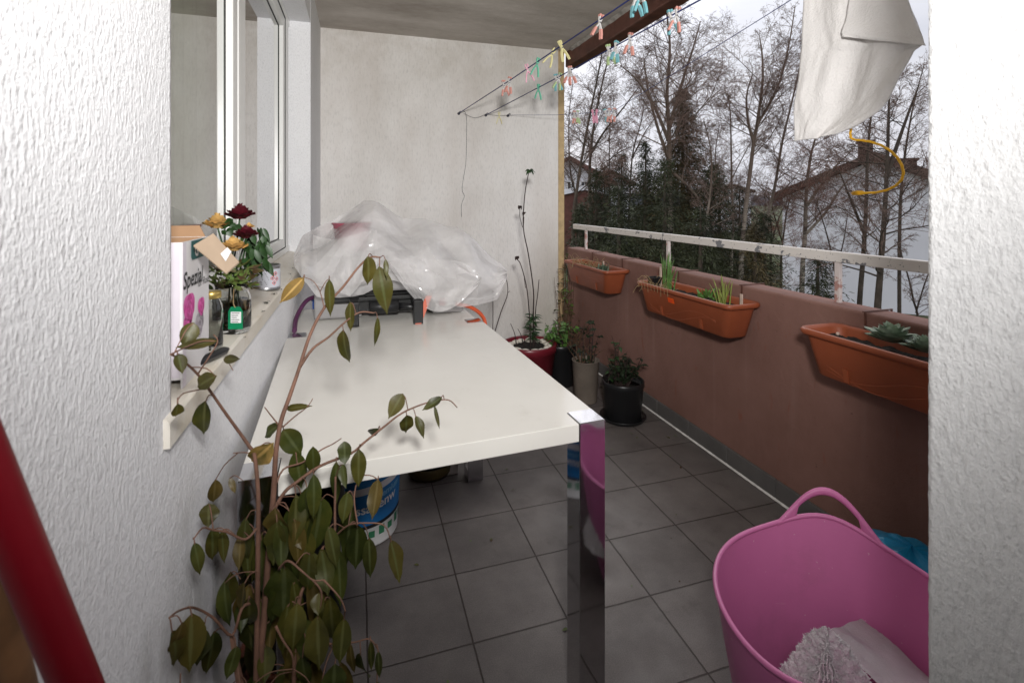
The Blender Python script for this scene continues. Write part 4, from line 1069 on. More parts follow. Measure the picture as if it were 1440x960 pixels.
for (s0, s1, z0, z1) in ((.022, .030, 0, .062),):
    ring = lambda s, z: [c+Vector((i*s, j*s, z))+Vector((0, -.12*z, 0)) for i, j in ((-1,-1),(1,-1),(1,1),(-1,1))]
    q.add(ring(s0, z0)+ring(s1, z1)+ring(s1-.003, z1)+ring(s0-.003, z0+.004), [(3,2,1,0)] + [(i,(i+1)%4,4+(i+1)%4,4+i) for i in range(4)] + [(4+i,4+(i+1)%4,8+(i+1)%4,8+i) for i in range(4)] + [(8+i,8+(i+1)%4,12+(i+1)%4,12+i) for i in range(4)] + [(12,13,14,15)])
part('body', q, M['black'], npot)
M['pale_wood'] = pm('pale_wood_stick', (.52, .40, .33), .7, var=.2, vs=30)
for i, (T, x, y, h, lb) in enumerate(((T2, .02, .295, .125, 'pale wooden plant stick beside the black nursery pot'), (T1, .02, -.10, .075, 'pale wooden plant stick in the farthest flower box'), (T2, .045, -.30, .07, 'short pale plant stick at the sticker box end'))):
    b = T(x, y, -.045); q = MB(); q.obox(b+Vector((0, 0, h/2)), (.003, 0, 0), (0, .007, 0), (.004, .004, h/2+.004)); whole('plant_stick', q, M['pale_wood'], lb, 'stick', b, 'wooden plant sticks in the planters')
def straw(T, L, n, y0, y1, hang):
    q = MB()
    for k in range(n):
        x, y = rnd.uniform(-.08, .06), rnd.uniform(y0, y1); b = T(x, y, -.035); a = rnd.uniform(0, 6.28); l = rnd.uniform(.04, .10)
        t_ = b + Vector((math.cos(a)*l*.7, math.sin(a)*l*.8, rnd.uniform(.01, .08))); e_ = t_ + Vector((math.cos(a)*.03, math.sin(a)*.04, -rnd.uniform(.0, .05)))
        q.tube(smooth_path([b, t_, e_], 3), .0011, 4, cap=False)
    return q
q = straw(T1, .7, 60, -.05, .30, True); whole('dry_grass', q, M['dry_straw'], 'dead straw coloured grass in the farthest flower box', 'dead plant', T1(0, .1, -.035))
q = straw(T2, .7, 26, .20, .36, True)
for k in range(10): 
    b = T2(-.09, .36-.03*k, .002); q.tube(smooth_path([b+Vector((.05, .02, -.03)), b+Vector((0, 0, .012)), b+Vector((-.014, -.03, -.004)), b+Vector((-.018, -.04, -.03-.02*rnd.random()))], 3), .001, 4, cap=False)
whole('dry_grass', q, M['dry_straw'], 'dead straw hanging over the rim of the middle flower box', 'dead plant', T2(0, .3, -.035))
M['sage'] = pm('grey_green_leaf', (.10, .15, .10), .55, var=.35, vs=22)
q = MB()
for k in range(40):
    a = rnd.uniform(0, 6.28); b = T1(rnd.uniform(-.03, .03), -.14+rnd.uniform(-.04, .04), -.035); q.leaf(b, b+Vector((math.cos(a)*.04, math.sin(a)*.05, rnd.uniform(.03, .075))), .011, (-math.cos(a), -math.sin(a), .6), .5)
whole('grey_herb', q, M['sage'], 'small grey green herb in the farthest flower box', 'plant', T1(0, -.14, -.035))
M['succulent'] = pm('grey_succulent_leaf', (.22, .30, .20), .5, c2=(.38, .44, .36), vs=22)
def rosette(c, r, seed, n=34):
    rr = random.Random(seed); q = MB()
    for k in range(n):
        t = k/n; a = k*2.39996; el = .15+1.15*t**1.4; L = r*(1-.55*t)*rr.uniform(.85, 1.1)
        dirv = Vector((math.cos(a)*math.cos(el), math.sin(a)*math.cos(el), math.sin(el)))
        b = Vector(c) + Vector((0, 0, .012+.02*t)); up = Vector((-math.cos(a)*math.sin(el), -math.sin(a)*math.sin(el), math.cos(el)))
        q.leaf(b, b+dirv*L, r*.52*(1-.3*t), up, .45, -.12, 6, 1.1)
        q.leaf(b-up*.004, b+dirv*L*.985-up*.002, r*.50*(1-.3*t), -up, -.25, .12, 6, 1.1)
    return q
for (px, py, r, sd, lb) in ((1254, 478, .090, 4, 'large grey green succulent rosette in the box by the pillar'), (1281, 462, .070, 6, 'succulent rosette with upright leaves behind the large one'), (1301, 492, .066, 8, 'succulent rosette nearest the white pillar edge')):
    c = on_z(px, py+8, PZ-.006); whole('succulent', rosette(c, r, sd), M['succulent'], lb, 'succulent', c, 'succulents in the planter by the pillar')
q = MB()
for (px, py) in ((1178, 470), (1203, 470), (1190, 466)):
    c = on_z(px, py, PZ-.034); q.lathe([(0, -.006), (.007, 0), (.005, .007), (0, .009)], c, 8)
struct('pebbles', q, M['pale_wood'], 'stuff', 'a few pale pebbles on the soil of the succulent box', 'pebbles')

# ------------------------------------------------------------------ pots in the corner
def pot_prof(r, h, th=.008, flare=.8, rim=.02):
    return [(0, .003), (r*flare*.97, .003), (r*flare, .008), (r*.965, h-rim-.003), (r, h-rim), (r, h-.003), (r-.003, h), (r-th, h), (r-th-.003, h-.004), (r*.93-th, h-.05), (0, h-.05)]
M['pot_red'] = pm('dark_red_glaze', (.135, .010, .018), .35, var=.15, vs=6)
M['pot_beige'] = pm('grey_beige_clay', (.16, .13, .105), .8, var=.2, vs=10, bs=60)
rc = Vector((1.15, 3.30, 0))
rp = thing('red_pot', 'large dark red pot with a ring of white pebbles', 'pot', rc)
q = MB(); q.lathe(pot_prof(.192, .33, .016, .78, .05), rc, 48); part('body', q, M['pot_red'], rp)
q = MB(); q.grid(lambda u, v: rc + Vector((.172*v*math.cos(6.2832*u), .172*v*math.sin(6.2832*u), .295+.012*noise.noise(Vector((u*6, v*5, 1))))), 40, 10, True, True); part('soil', q, M['soil'], rp)
M['pebble'] = pm('white_pebble', (.62, .57, .49), .6, var=.2, vs=12)
for k in range(15):
    a = k/15*6.2832 + rnd.uniform(-.12, .12); r = .140+rnd.uniform(-.012, .006); c = rc + Vector((r*math.cos(a), r*math.sin(a), .308))
    s = rnd.uniform(.018, .027); a2 = a+math.pi/2+rnd.uniform(-.3, .3); q = MB()
    q.grid(lambda u, v: c + Matrix.Rotation(a2, 3, 'Z') @ Vector((s*1.5*math.sin(math.pi*v)*math.cos(6.2832*u)*(1+.15*noise.noise(Vector((u*3, v*3, k)))), s*math.sin(math.pi*v)*math.sin(6.2832*u), s*.72*math.cos(math.pi*v))), 14, 8, True, True)
    whole('pebble', q, M['pebble'], 'smooth whitish pebble lying on the soil of the red pot', 'pebble', c, 'white pebbles ringed on the red pot')
def at_y(px, py, y): return on_y(px, py, y)
q = MB(); hds = []; lf = MB()
Yp = 3.32
def st_(pts, r0, r1):
    P = smooth_path([at_y(x, y, Yp+dy) for x, y, dy in pts], 4); n = len(P); q.tube(P, [r0+(r1-r0)*i/(n-1) for i in range(n)], 6)
st_([(750,492,0),(750,470,0),(750,440,0),(750,407,.02),(743,357,.03),(736,320,.03),(738,274,.02),(744,240,0)], .0055, .003)
st_([(746,492,0),(745,453,-.02),(741,407,-.03),(733,374,-.03),(727,364,-.03)], .0045, .003)
st_([(752,490,.02),(753,440,.02),(756,415,.02),(758,393,.02)], .004, .0025)
st_([(735,320,.03),(731,305,.03),(731,293,.03)], .002, .0018); st_([(736,322,.03),(737,305,.03)], .002, .002)
st_([(727,490,.0),(724,470,0),(718,455,0)], .0035, .002); st_([(737,488,.0),(733,472,0),(728,462,0)], .003, .002)
st_([(690,500,.02),(693,462,.02),(693,412,.02)], .0035, .0025); st_([(692,480,.04),(704,440,.04),(714,412,.04),(711,387,.04)], .0035, .0025)
st_([(739,405,-.03),(737,392,-.03)], .002, .0015); st_([(714,412,.04),(717,409,.04)], .002, .0015)
for (px, py, s) in ((731, 291, .020), (737, 300, .018), (727, 362, .020), (711, 386, .012), (693, 410, .012)):
    c = at_y(px, py, Yp)
    hd = MB(); hds.append(hd)
    for k in range(9):
        a = rnd.uniform(0, 6.28); hd.leaf(c+Vector((0, 0, s*.4)), c+Vector((math.cos(a)*s*.9, math.sin(a)*s*.9, rnd.uniform(-1.1, .4)*s)), s*1.1, (math.cos(a), math.sin(a), .4), .4)
for k in range(9):
    c = at_y(745, 239, Yp); a = rnd.uniform(-.4, 2.6) if k % 3 else rnd.uniform(0, 6.28); lf.leaf(c, c+Vector((math.cos(a)*.05, -abs(math.sin(a))*.02, -.045*rnd.random()+.01)), .022, (0, -.6, 1), .3, .5)
for k in range(70):
    y = rnd.uniform(438, 478); c = at_y(749+rnd.uniform(-3, 3), y, Yp-.01); a = rnd.uniform(0, 6.28); l = rnd.uniform(.04, .085); lf.leaf(c, c+Vector((math.cos(a)*l, math.sin(a)*l, rnd.uniform(-.01, .035))), .018, (rnd.uniform(-.4,.4), -.4, 1), .3, .3)
dp = thing('hydrangea', 'tall bare brown hydrangea stems growing from the red pot', 'plant', rc + Vector((0, 0, .29)))
part('stems', q, M['dark_dry'], dp); [part('dry_flower_head', hd, M['dark_dry'], dp) for hd in hds]; part('leaves', lf, M['dark_green'], dp)
# beige pot, black pot, hidden dark pot
gc = Vector((1.44, 3.0, 0)); gp = thing('beige_pot', 'tall grey beige clay pot between the red and the black pot', 'pot', gc)
q = MB(); q.lathe(pot_prof(.092, .275, .009, .80, .0), gc, 36); part('body', q, M['pot_beige'], gp)
q = MB(); q.lathe([(0, .232), (.078, .230)], gc, 24); part('soil', q, M['soil'], gp)
bc_ = Vector((1.545, 2.70, 0)); bp2 = thing('black_pot', 'round black plastic pot on a saucer by the parapet', 'pot', bc_)
q = MB(); q.lathe(pot_prof(.128, .235, .006, .84, .03), bc_, 40); part('body', q, M['black'], bp2)
q = MB(); q.lathe([(0, .001), (.125, .001), (.14, .022), (.137, .024), (.122, .0065), (0, .006)], bc_, 40); part('saucer', q, M['black'], bp2)
q = MB(); q.lathe([(0, .198), (.118, .195)], bc_, 28); part('soil', q, M['soil'], bp2)
hc = Vector((1.40, 3.33, 0)); hp = thing('dark_pot', 'dark grey pot hidden behind between the red and beige pots', 'pot', hc)
q = MB(); q.lathe(pot_prof(.115, .30, .007, .8, .03), hc, 36); part('body', q, M['black'], hp)
q = MB(); q.lathe([(0, .252), (.102, .25)], hc, 28); part('soil', q, M['soil'], hp)
def bush(c, n, h, spread, leafn, lw, ll, mat_s, mat_l, name, label, stiff=.1, up=.3, leaflo=.35):
    t = thing(name, label, 'plant', c); q = MB(); l = MB()
    for k in range(n):
        a = rnd.uniform(0, 6.28); s = rnd.uniform(.15, 1)*spread; hh = h*rnd.uniform(.55, 1)
        b = c + Vector((math.cos(a)*.03, math.sin(a)*.03, 0)); e_ = c + Vector((math.cos(a)*s, math.sin(a)*s, hh)); m_ = b.lerp(e_, .5)+Vector((rnd.uniform(-.02,.02), rnd.uniform(-.02,.02), stiff*hh))
        P = smooth_path([b, m_, e_], 4); q.tube(P, [.0032-.002*i/(len(P)-1) for i in range(len(P))], 5, cap=False)
        for j in range(leafn):
            i = int(rnd.uniform(leaflo, 1)*(len(P)-1)); a2 = rnd.uniform(0, 6.28); L = ll*rnd.uniform(.6, 1.1)
            l.leaf(P[i], P[i]+Vector((math.cos(a2)*L, math.sin(a2)*L, L*rnd.uniform(-.3, up))), lw, (rnd.uniform(-.4,.4), rnd.uniform(-.4,.4), 1), .3, .3)
    part('stems', q, mat_s, t); part('leaves', l, mat_l, t); return t
bush(hc+Vector((-.02, -.02, .25)), 16, .22, .13, 9, .030, .055, M['dark_dry'], M['green'], 'leafy_plant', 'bright green leafy plant standing against the yellow wall edge')
bush(hc+Vector((.08, .0, .25)), 26, .26, .17, 2, .012, .03, M['dry'], M['plant_dark'], 'bare_shrub', 'tangle of bare brown twigs behind the beige pot')
bush(gc+Vector((0, 0, .23)), 15, .17, .15, 4, .018, .035, M['dry'], M['plant_dark'], 'withered_plant', 'withered plant with arching twigs in the beige pot')
bush(gc+Vector((.03, .0, .23)), 6, .33, .07, 3, .05, .04, M['dark_dry'], M['plant_dark'], 'dark_sprig', 'dark upright sprigs with clustered tips rising from the beige pot', leaflo=.92)
bush(bc_+Vector((0, 0, .196)), 34, .20, .14, 9, .018, .04, M['dark_dry'], M['plant_dark'], 'heather', 'dark bushy half dead plant filling the black pot')
bush(bc_+Vector((-.06, .03, .196)), 5, .32, .06, 8, .022, .05, M['dark_dry'], M['dark_green'], 'mint_sprig', 'tall dark green sprigs at the left of the black pot', leaflo=.3)
for k, (x, y) in enumerate(((1.735, 3.72), (1.72, 3.90))):
    pass
bush(Vector((1.66, 3.86, .0)), 22, .95, .10, 7, .03, .045, M['dry'], M['wilted'], 'dead_climber', 'brown dead climber in the gap at the parapet end', up=.1, leaflo=.1)

# ------------------------------------------------------------------ washing lines, pegs, cloth
H1, H2, H3 = Vector((.825, 4.165, 2.068)), Vector((1.063, 4.165, 2.066)), Vector((1.263, 4.165, 2.072))
E1, E2 = at(885, 0, 1.929), at(985, 0, 1.929)
e1 = H1 + (E1-H1)*1.75; e2 = H2 + (E2-H2)*1.72
K3 = on_y(862, 157, 3.35); E3 = at(1135, -14, 1.92)
e3 = Vector((1.655, .80, 2.125)); e1.y = max(e1.y, -.1)
L1 = [H1, H1.lerp(E1, .5)-Vector((0,0,.006)), E1, e1]; L2 = [H2, H2.lerp(E2, .5)-Vector((0,0,.006)), E2, e2]
L3 = [H3, H3.lerp(K3, .5)-Vector((0,0,.012)), K3, E3, e3]
lines = []
for (P, H, lb) in ((L1, H1, 'navy washing line on the innermost hook, carrying yellow pegs'), (L2, H2, 'navy washing line from the middle wall hook'), (L3, H3, 'thin washing line from the outer hook carrying the white cloth')):
    q = MB(); q.tube(P, .0032 if P is not L3 else .0017, 6); l_ = whole('washing_line', q, M['line'], lb, 'washing line', H, 'washing lines under the balcony ceiling'); lines.append(P)
    q = MB(); w = Vector((H.x, YB, H.z)); q.lathe([(0, -.0), (.012, 0), (.012, .003), (0, .003)], (0,0,0), 12)
    q.v = [w + Vector((p.x, -p.z, p.y)) for p in q.v]
    q.tube([w, w+Vector((0, -.035, 0)), w+Vector((.008, -.045, 0)), w+Vector((.010, -.042, .012)), w+Vector((.004, -.034, .016))], .0022, 6)
    q.tube([w+Vector((0, -.035, -.012)), w+Vector((0, -.038, .012))], .004, 6); part('hook', q, M['wire'], l_)
# short cross strand between hooks and the dangling string
q = MB(); q.tube(smooth_path([H1+Vector((.03, -.02, -.005)), H1.lerp(H2, .55)+Vector((0, -.01, -.035)), H2, H2.lerp(H3, .5)+Vector((0, 0, -.006)), H3], 6), .0013, 5)
whole('cross_line', q, M['wire'], 'thin cord strung slack between the three wall hooks', 'cord', H2, None)
q = MB(); q.tube(smooth_path([on_y(x, y, YB-.04) for x, y in ((645,160),(652,156),(656,166),(656,200),(655,230),(651,255),(650,268),(653,276),(649,288),(649,305))], 4), .0016, 5)
whole('loose_string', q, M['wire'], 'loose end of string dangling down the end wall', 'string', H1)

PEG = {}
def col(name, c): M[name] = pm(name, c, .4, var=.04, spec=.4); return M[name]
cw = col('peg_clear_white', (.66, .64, .63))
for nm, c in (('coral', (.70, .33, .28)), ('teal', (.20, .47, .52)), ('green', (.16, .54, .37)), ('yellow', (.76, .70, .36)), ('pink', (.74, .34, .46)), ('lime', (.45, .58, .30))): PEG[nm] = col('peg_'+nm, c)
def peg_arm(sgn, seg):      # seg 'all', 'mid', 'ends'
    q = MB(); P = [(.0042, .030), (.0055, .022), (.0035, .012), (.0045, .0), (.010, -.018), (.0155, -.036), (.0185, -.050)]
    W = [.0045, .0050, .0042, .0042, .0048, .0054, .0046]
    P = [(-x*sgn if i < 3 else x*sgn if i > 3 else 0.0, z) for i, (x, z) in enumerate(P)]
    def seg_(i0, i1, grow=0):
        for i in range(i0, i1):
            (xa, za), (xb, zb) = P[i], P[i+1]; a = Vector((xa, 0, za)); b = Vector((xb, 0, zb)); d = b-a; n = Vector((d.z, 0, -d.x)).normalized()*(.0022+grow)
            wa, wb = Vector((0, W[i]+grow, 0)), Vector((0, W[i+1]+grow, 0))
            q.add([a-n-wa, a+n-wa, a+n+wa, a-n+wa, b-n-wb, b+n-wb, b+n+wb, b-n+wb], [(0,1,2,3),(7,6,5,4),(0,4,5,1),(1,5,6,2),(2,6,7,3),(3,7,4,0)], False)
    if seg == 'all': seg_(0, 6)
    if seg == 'mid': seg_(0, 6)
    if seg == 'top': seg_(0, 1, .0012)
    if seg == 'foot': seg_(4, 6, .0012)
    return q
def make_peg(nm, two):
    t = thing('clothes_peg', 'x', 'clothes peg', (0, 0, 0), 'clothes pegs on the washing lines')
    for s in (1, -1):
        a = part('arm', peg_arm(s, 'all'), cw if two else PEG[nm], t)
        if two: part('grip', peg_arm(s, 'top'), PEG[nm], a); part('grip', peg_arm(s, 'foot'), PEG[nm], a)
    q = MB(); q.tube([(0, -.0065, .001), (0, .0065, .001)], .0026, 8); q.tube([(-.004, 0, .003), (0, 0, .006), (.004, 0, .003)], .0008, 5); part('spring', q, M['zinc'], t)
    return t
protos = {}
def project(p):
    v = Vector(p)-CAM; d = v.x*SN + v.y*CS; return 720 + FPX*(v.x*CS-v.y*SN)/d, HY - FPX*v.z/d
def line_pt(P, px):
    best = None
    for a, b in zip(P, P[1:]):
        for k in range(400):
            p = a.lerp(b, k/400)
            if (p-CAM).dot(Vector((SN, CS, 0))) < .2: continue
            e = abs(project(p)[0]-px)
            if best is None or e < best[0]: best = (e, p, (b-a).normalized())
    return best[1], best[2]
words = {'coral': 'coral tipped', 'teal': 'teal tipped', 'green': 'all green', 'yellow': 'pale yellow', 'pink': 'all pink', 'lime': 'lime tipped'}
pegs = [  # px, line, colour, two-tone, tilt, flip, where
 (709, 0, 'coral', True, 8, 0, 'innermost washing line nearest its wall hook'), (716, 0, 'coral', True, -6, 0, 'innermost washing line, second from its wall hook'), (742, 0, 'pink', False, 14, 0, 'innermost washing line beside the green peg'), (755, 0, 'green', False, -12, 0, 'innermost washing line before the end wall'),
 (776, 0, 'yellow', False, -28, 0, 'innermost line, lower of the yellow pair'), (790, 0, 'yellow', False, 26, 0, 'innermost line, upper of the yellow pair'), (843, 0, 'coral', True, -14, 0, 'innermost line alone below the ceiling'), (893, 0, 'teal', True, 12, 0, 'innermost line at the top, tilted outward'), (902, 0, 'teal', True, -4, 0, 'innermost line at the top of the picture'),
 (702, 4, 'yellow', False, 0, 0, 'slack cord between two wall hooks'),
 (757, 1, 'green', False, -4, 0, 'middle line in front of the end wall'), (783, 1, 'teal', True, 14, 0, 'middle line before the ochre wall edge'), (786, 1, 'lime', True, -14, 0, 'middle line across the ochre wall edge'), (800, 1, 'coral', True, -10, 0, 'middle line just past the wall edge'), (803, 1, 'coral', True, 16, 0, 'middle line second past the wall edge'),
 (857, 1, 'lime', True, 14, 0, 'middle line below the beam end'), (866, 1, 'teal', True, -8, 0, 'middle line under the beam beside a lime peg'), (886, 1, 'coral', True, -4, 0, 'middle line under the beam above the teal one'), (944, 1, 'teal', True, 12, 0, 'middle line under the beam, higher pair'), (951, 1, 'coral', True, -10, 0, 'middle line under the beam, highest'),
 (808, 2, 'coral', True, 4, 0, 'outer thin line nearest the wall'), (813, 2, 'lime', True, -6, 0, 'outer thin line near the wall'), (834, 2, 'pink', False, 16, 0, 'outer thin line among birch branches'), (839, 2, 'pink', False, -12, 0, 'outer thin line beside its pink twin'), (852, 2, 'teal', True, 22, 0, 'outer thin line at the bend'), (857, 2, 'coral', True, 4, 0, 'outer thin line at the bend'), (863, 2, 'coral', True, -18, 0, 'outer thin line just above the bend')]
cross = [H2, H3]
for (px, li, nm, two, tilt, fl_, where) in pegs:
    P = cross if li == 4 else lines[li]
    p, d = line_pt(P, px)
    key = (nm, two)
    if key not in protos: o = protos[key] = make_peg(nm, two)
    else: o = dup(protos[key])
    dd = Vector((d.x, d.y, 0)).normalized()
    if li == 4: dd = Vector((0, 1, 0))
    rz = math.atan2(dd.y, dd.x) - math.pi/2
    o.rotation_euler = (R(rnd.uniform(-6, 6)), R(tilt), rz + R(rnd.uniform(-18, 18)))
    o.location = p - Vector((0, 0, .014)); o.scale = (1.28, 1.28, 1.28)
    o['label'] = '%s peg on the %s' % (words[nm], where)

# white cloth hanging on the outer line
M['cloth'] = pm('white_cotton', (.80, .775, .76), .95, var=.05, vs=6, bs=150, bd=.004, bstr=.8)
rows = [(-22, 1137, 1262), (0, 1134, 1279), (30, 1133, 1292), (62, 1131, 1305), (72, 1130, 1291), (110, 1127, 1272), (140, 1123, 1256), (160, 1120, 1238), (180, 1122, 1205), (195, 1122, 1178)]
XC = 1.655
def line3_z(y): return 2.125
def cloth(u, v):
    s = v*(len(rows)-1); i = min(int(s), len(rows)-2); t = s-i
    y = rows[i][0]+(rows[i+1][0]-rows[i][0])*t; xl = rows[i][1]+(rows[i+1][1]-rows[i][1])*t; xr = rows[i][2]+(rows[i+1][2]-rows[i][2])*t
    px = xl + (xr-xl)*u
    p = on_x(px, y + 14*(u-.4)*max(0, v-.88)*-6, XC)
    f = .016*math.sin(u*7.5+.8+.7*v)*(.3+v) + .010*math.sin(u*17+2+v*2)*(1-v*.5) + .02*noise.noise(Vector((u*2.5, v*2.5, 3)))*v + .007*noise.noise(Vector((u*8, v*6, 5))) + .003*noise.noise(Vector((u*22, v*9, 8))) + .012*(abs(((u*2.3+v*1.4) % 1)-.5)-.25)*min(1, v*1.5)
    f += .03*max(0, v-.85)*math.sin(u*5)
    if v < .12: p.z = p.z + (2.128-p.z)*(1-v/.12)
    p.x += -f; return p
q = MB(); q.grid(cloth, 70, 80)
flp = [(-22, 1200, 1262), (0, 1196, 1278), (25, 1190, 1290), (46, 1186, 1302), (52, 1187, 1305)]
def cloth2(u, v):
    s = v*(len(flp)-1); i = min(int(s), len(flp)-2); t = s-i
    y = flp[i][0]+(flp[i+1][0]-flp[i][0])*t; xl = flp[i][1]+(flp[i+1][1]-flp[i][1])*t; xr = flp[i][2]+(flp[i+1][2]-flp[i][2])*t
    p = on_x(xl+(xr-xl)*u, y + 13*u*v, XC-.012-.022*v)
    if v < .12: p.z = p.z + (2.130-p.z)*(1-v/.12)
    p.x -= .008*math.sin(u*6+v*2) + .012*noise.noise(Vector((u*3, v*3, 7))) + .012*max(0, v-.85); return p
q2 = MB(); q2.grid(cloth2, 40, 34)
ct = thing('white_cloth', 'white cotton cloth hung wet over the outer washing line', 'cloth', (XC, 1.3, 2.12))
a_ = part('cloth_sheet', q, M['cloth'], ct); b_ = part('folded_flap', q2, M['cloth'], ct)
for o in (a_, b_):
    md = o.modifiers.new('thick', 'SOLIDIFY'); md.thickness = .004; md.offset = 0
rp_ = MB()
P = smooth_path([on_x(x, y, XC+.03) for x, y in ((1205,-8),(1203,60),(1200,130),(1197,175),(1196,190),(1200,196),(1222,199),(1244,207),(1262,222),(1270,240),(1266,255),(1250,266),(1228,271),(1210,271))], 6)
n = len(P); NT = 0
for ph_ in (0, 2.094, 4.189):
    pts = []
    for i, p in enumerate(P):
        t = (P[min(i+1, n-1)]-P[max(i-1, 0)]).normalized(); a = t.orthogonal().normalized(); a = Vector((1, 0, 0)); a = (a - t*a.dot(t)).normalized(); b = t.cross(a); w = ph_+i*.55
        pts.append(p + (a*math.cos(w)+b*math.sin(w))*.0022)
    rp_.tube(pts, .0025, 6)
e_ = P[-1]
for k in range(14): rp_.tube([P[-4], e_ + Vector((0, .002*k-.014, .002*((k*5) % 7)-.006)), e_ + Vector((.002*(k % 3), .025+.0008*k, -.008+.0022*((k*5) % 7)))], .0011, 4)
M['yellow_rope'] = pm('yellow_rope', (.78, .42, .015), .55, var=.2, vs=60)
whole('yellow_rope', rp_, M['yellow_rope'], 'short yellow twisted rope with a frayed end below the cloth', 'rope', on_x(1205, -8, XC+.03))

q = MB()
for k in range(70):
    c = Vector((rnd.uniform(1.15, 1.72), rnd.uniform(2.35, 3.2), .002)) if k < 42 else Vector((rnd.uniform(.1, 1.7), rnd.uniform(1.2, 3.2), .002))
    s_ = rnd.uniform(.003, .011); a = rnd.uniform(0, 6.28); q.leaf(c, c+Vector((math.cos(a)*s_*2, math.sin(a)*s_*2, rnd.uniform(.001, .006))), s_*1.1, (rnd.uniform(-.3,.3), rnd.uniform(-.3,.3), 1))
struct('crumbs', q, M['wilted'], 'stuff', 'dry plant crumbs and soil fallen on the floor tiles around the pots', 'debris')
# ------------------------------------------------------------------ outside: ground, hills, houses, trees
GZ = -3.3
M['ground'] = pm('garden_ground', (.030, .026, .014), .95, c2=(.055, .075, .018), vs=.35, lo=.4, hi=.6, bs=8, bd=.1)
q = MB(); q.grid(lambda u, v: (-300+900*u, -200+1100*v, GZ + 1.2*noise.noise(Vector((u*20, v*20, 1)))*min(1, max(0, (v-.22)*8)) + (v-.2)*4*max(0, v-.2)), 90, 110)
struct('ground', q, M['ground'], label='damp winter garden ground with leaf litter', cat='ground')
M['hills'] = pm('haze_tinted_hills', (.055, .06, .075), 1, c2=(.085, .09, .105), vs=.02)  # distance haze put into the ridge's blue-grey colour
q = MB()
q.grid(lambda u, v: at(560+1200*u, 283, 420)*1.0 + Vector((0, 0, -1.32 + GZ - 12 + v*(24 + 9*noise.noise(Vector((u*5, 0, 2))) + 4*noise.noise(Vector((u*19, 0, 2)))))) + Vector((SN, CS, 0))*(60*v), 120, 4)
struct('hills', q, M['hills'], label='low wooded ridge tinted hazy blue on the horizon', cat='hills')

# --- houses
M['render_white'] = pm('house_render_white', (.76, .76, .79), .9, var=.05, vs=.5)
M['roof_brown'] = pm('dark_brown_roof', (.055, .030, .022), .8, var=.3, vs=3)
M['roof_red'] = pm('red_brown_roof', (.115, .045, .035), .8, var=.25, vs=3)
M['dark_glass'] = pm('dark_window_glass', (.03, .035, .045), .12, var=.1)
M['brick'] = pm('chimney_brick', (.07, .035, .026), .85, var=.3, vs=9)
fw = Vector((SN, CS, 0)); rt = Vector((CS, -SN, 0)); up = Vector((0, 0, 1))
def house_gable(name, label, pxr, d, yr, half_px, ye, depth, wall, roof, chim=(), wins=(), over=.5, yaw=0):
    ridge = at(pxr, yr, d); hw_ = half_px/FPX*d; ze = at(pxr, ye, d).z
    o = Vector((ridge.x, ridge.y, 0)); rot = Matrix.Rotation(R(yaw), 3, 'Z'); r_ = rot @ rt; f_ = rot @ fw
    t = thing(name, label, 'house', Vector((o.x, o.y, GZ)))
    P = lambda a, b, z: o + r_*a + f_*b + up*z
    q = MB(); q.prism([P(-hw_, 0, GZ), P(hw_, 0, GZ), P(hw_, 0, ze), P(0, 0, ridge.z), P(-hw_, 0, ze)], f_*depth); part('wall', q, wall, t)
    q = MB(); sl = (ridge.z-ze)/hw_
    for s in (-1, 1):
        a0 = P(0, -over, ridge.z+.05); a1 = P(s*(hw_+over), -over, ze-sl*over+.05)
        th = Vector((0, 0, .32)); q.prism([a0, a1, a1+th, a0+th], f_*(depth+2*over))
    rf = part('roof', q, roof, t)
    for (px, y0, y1, wpx, b) in chim:
        c = at(px, y0, d); w = wpx/FPX*d/2; q = MB(); a = (c-o).dot(r_); zt = c.z; zb = min(ridge.z, ze)
        q.obox(P(a, b, (zt+zb)/2), r_*w, f_*w, up*((zt-zb)/2)); q.obox(P(a, b, zt+.06), r_*(w+.08), f_*(w+.08), up*.06); part('chimney', q, M['brick'], rf)
    for (px, py, wpx, hpx) in wins:
        c = at(px, py, d); a = (c-o).dot(r_); w = wpx/FPX*d/2; h = hpx/FPX*d/2
        q = MB()
        for lo, hi in (((-w-.07, -h-.07), (w+.07, -h)), ((-w-.07, h), (w+.07, h+.07)), ((-w-.07, -h), (-w, h)), ((w, -h), (w+.07, h)), ((-.03, -h), (.03, h))):
            q.obox(P(a+(lo[0]+hi[0])/2, -.03, c.z+(lo[1]+hi[1])/2), r_*((hi[0]-lo[0])/2), f_*.05, up*((hi[1]-lo[1])/2))
        wn = part('window', q, M['pvc'], t); q = MB(); q.obox(P(a, -.02, c.z), r_*w, f_*.025, up*h); part('pane', q, M['dark_glass'], wn)
    return t
house_gable('neighbour_house', 'big white gabled house with brown roof and chimney behind the bare trees', 1228, 21, 226, 112, 277, 12, M['render_white'], M['roof_brown'],
            chim=((1221, 198, 190, 17, 1.0), (1288, 218, 200, 40, 5.0)), over=.35, yaw=-30)
house_gable('far_house', 'distant white house with red brown roof beside the end wall edge', 800, 42, 226, 52, 255, 9, M['render_white'], M['roof_red'], wins=((803, 262, 9, 12), (822, 262, 9, 12), (838, 262, 7, 12)), over=.8, yaw=0)
house_gable('garden_shed', 'low far outbuilding with a pale roof edge and red brown wall', 822, 34, 268, 34, 276, 5, M['roof_red'], M['render_white'], over=.2)
house_gable('cream_house', 'small far cream house half hidden by dark conifers', 858, 48, 244, 26, 258, 8, M['render_white'], M['roof_brown'], wins=((848, 264, 6, 8), (866, 264, 6, 8)), over=.6)
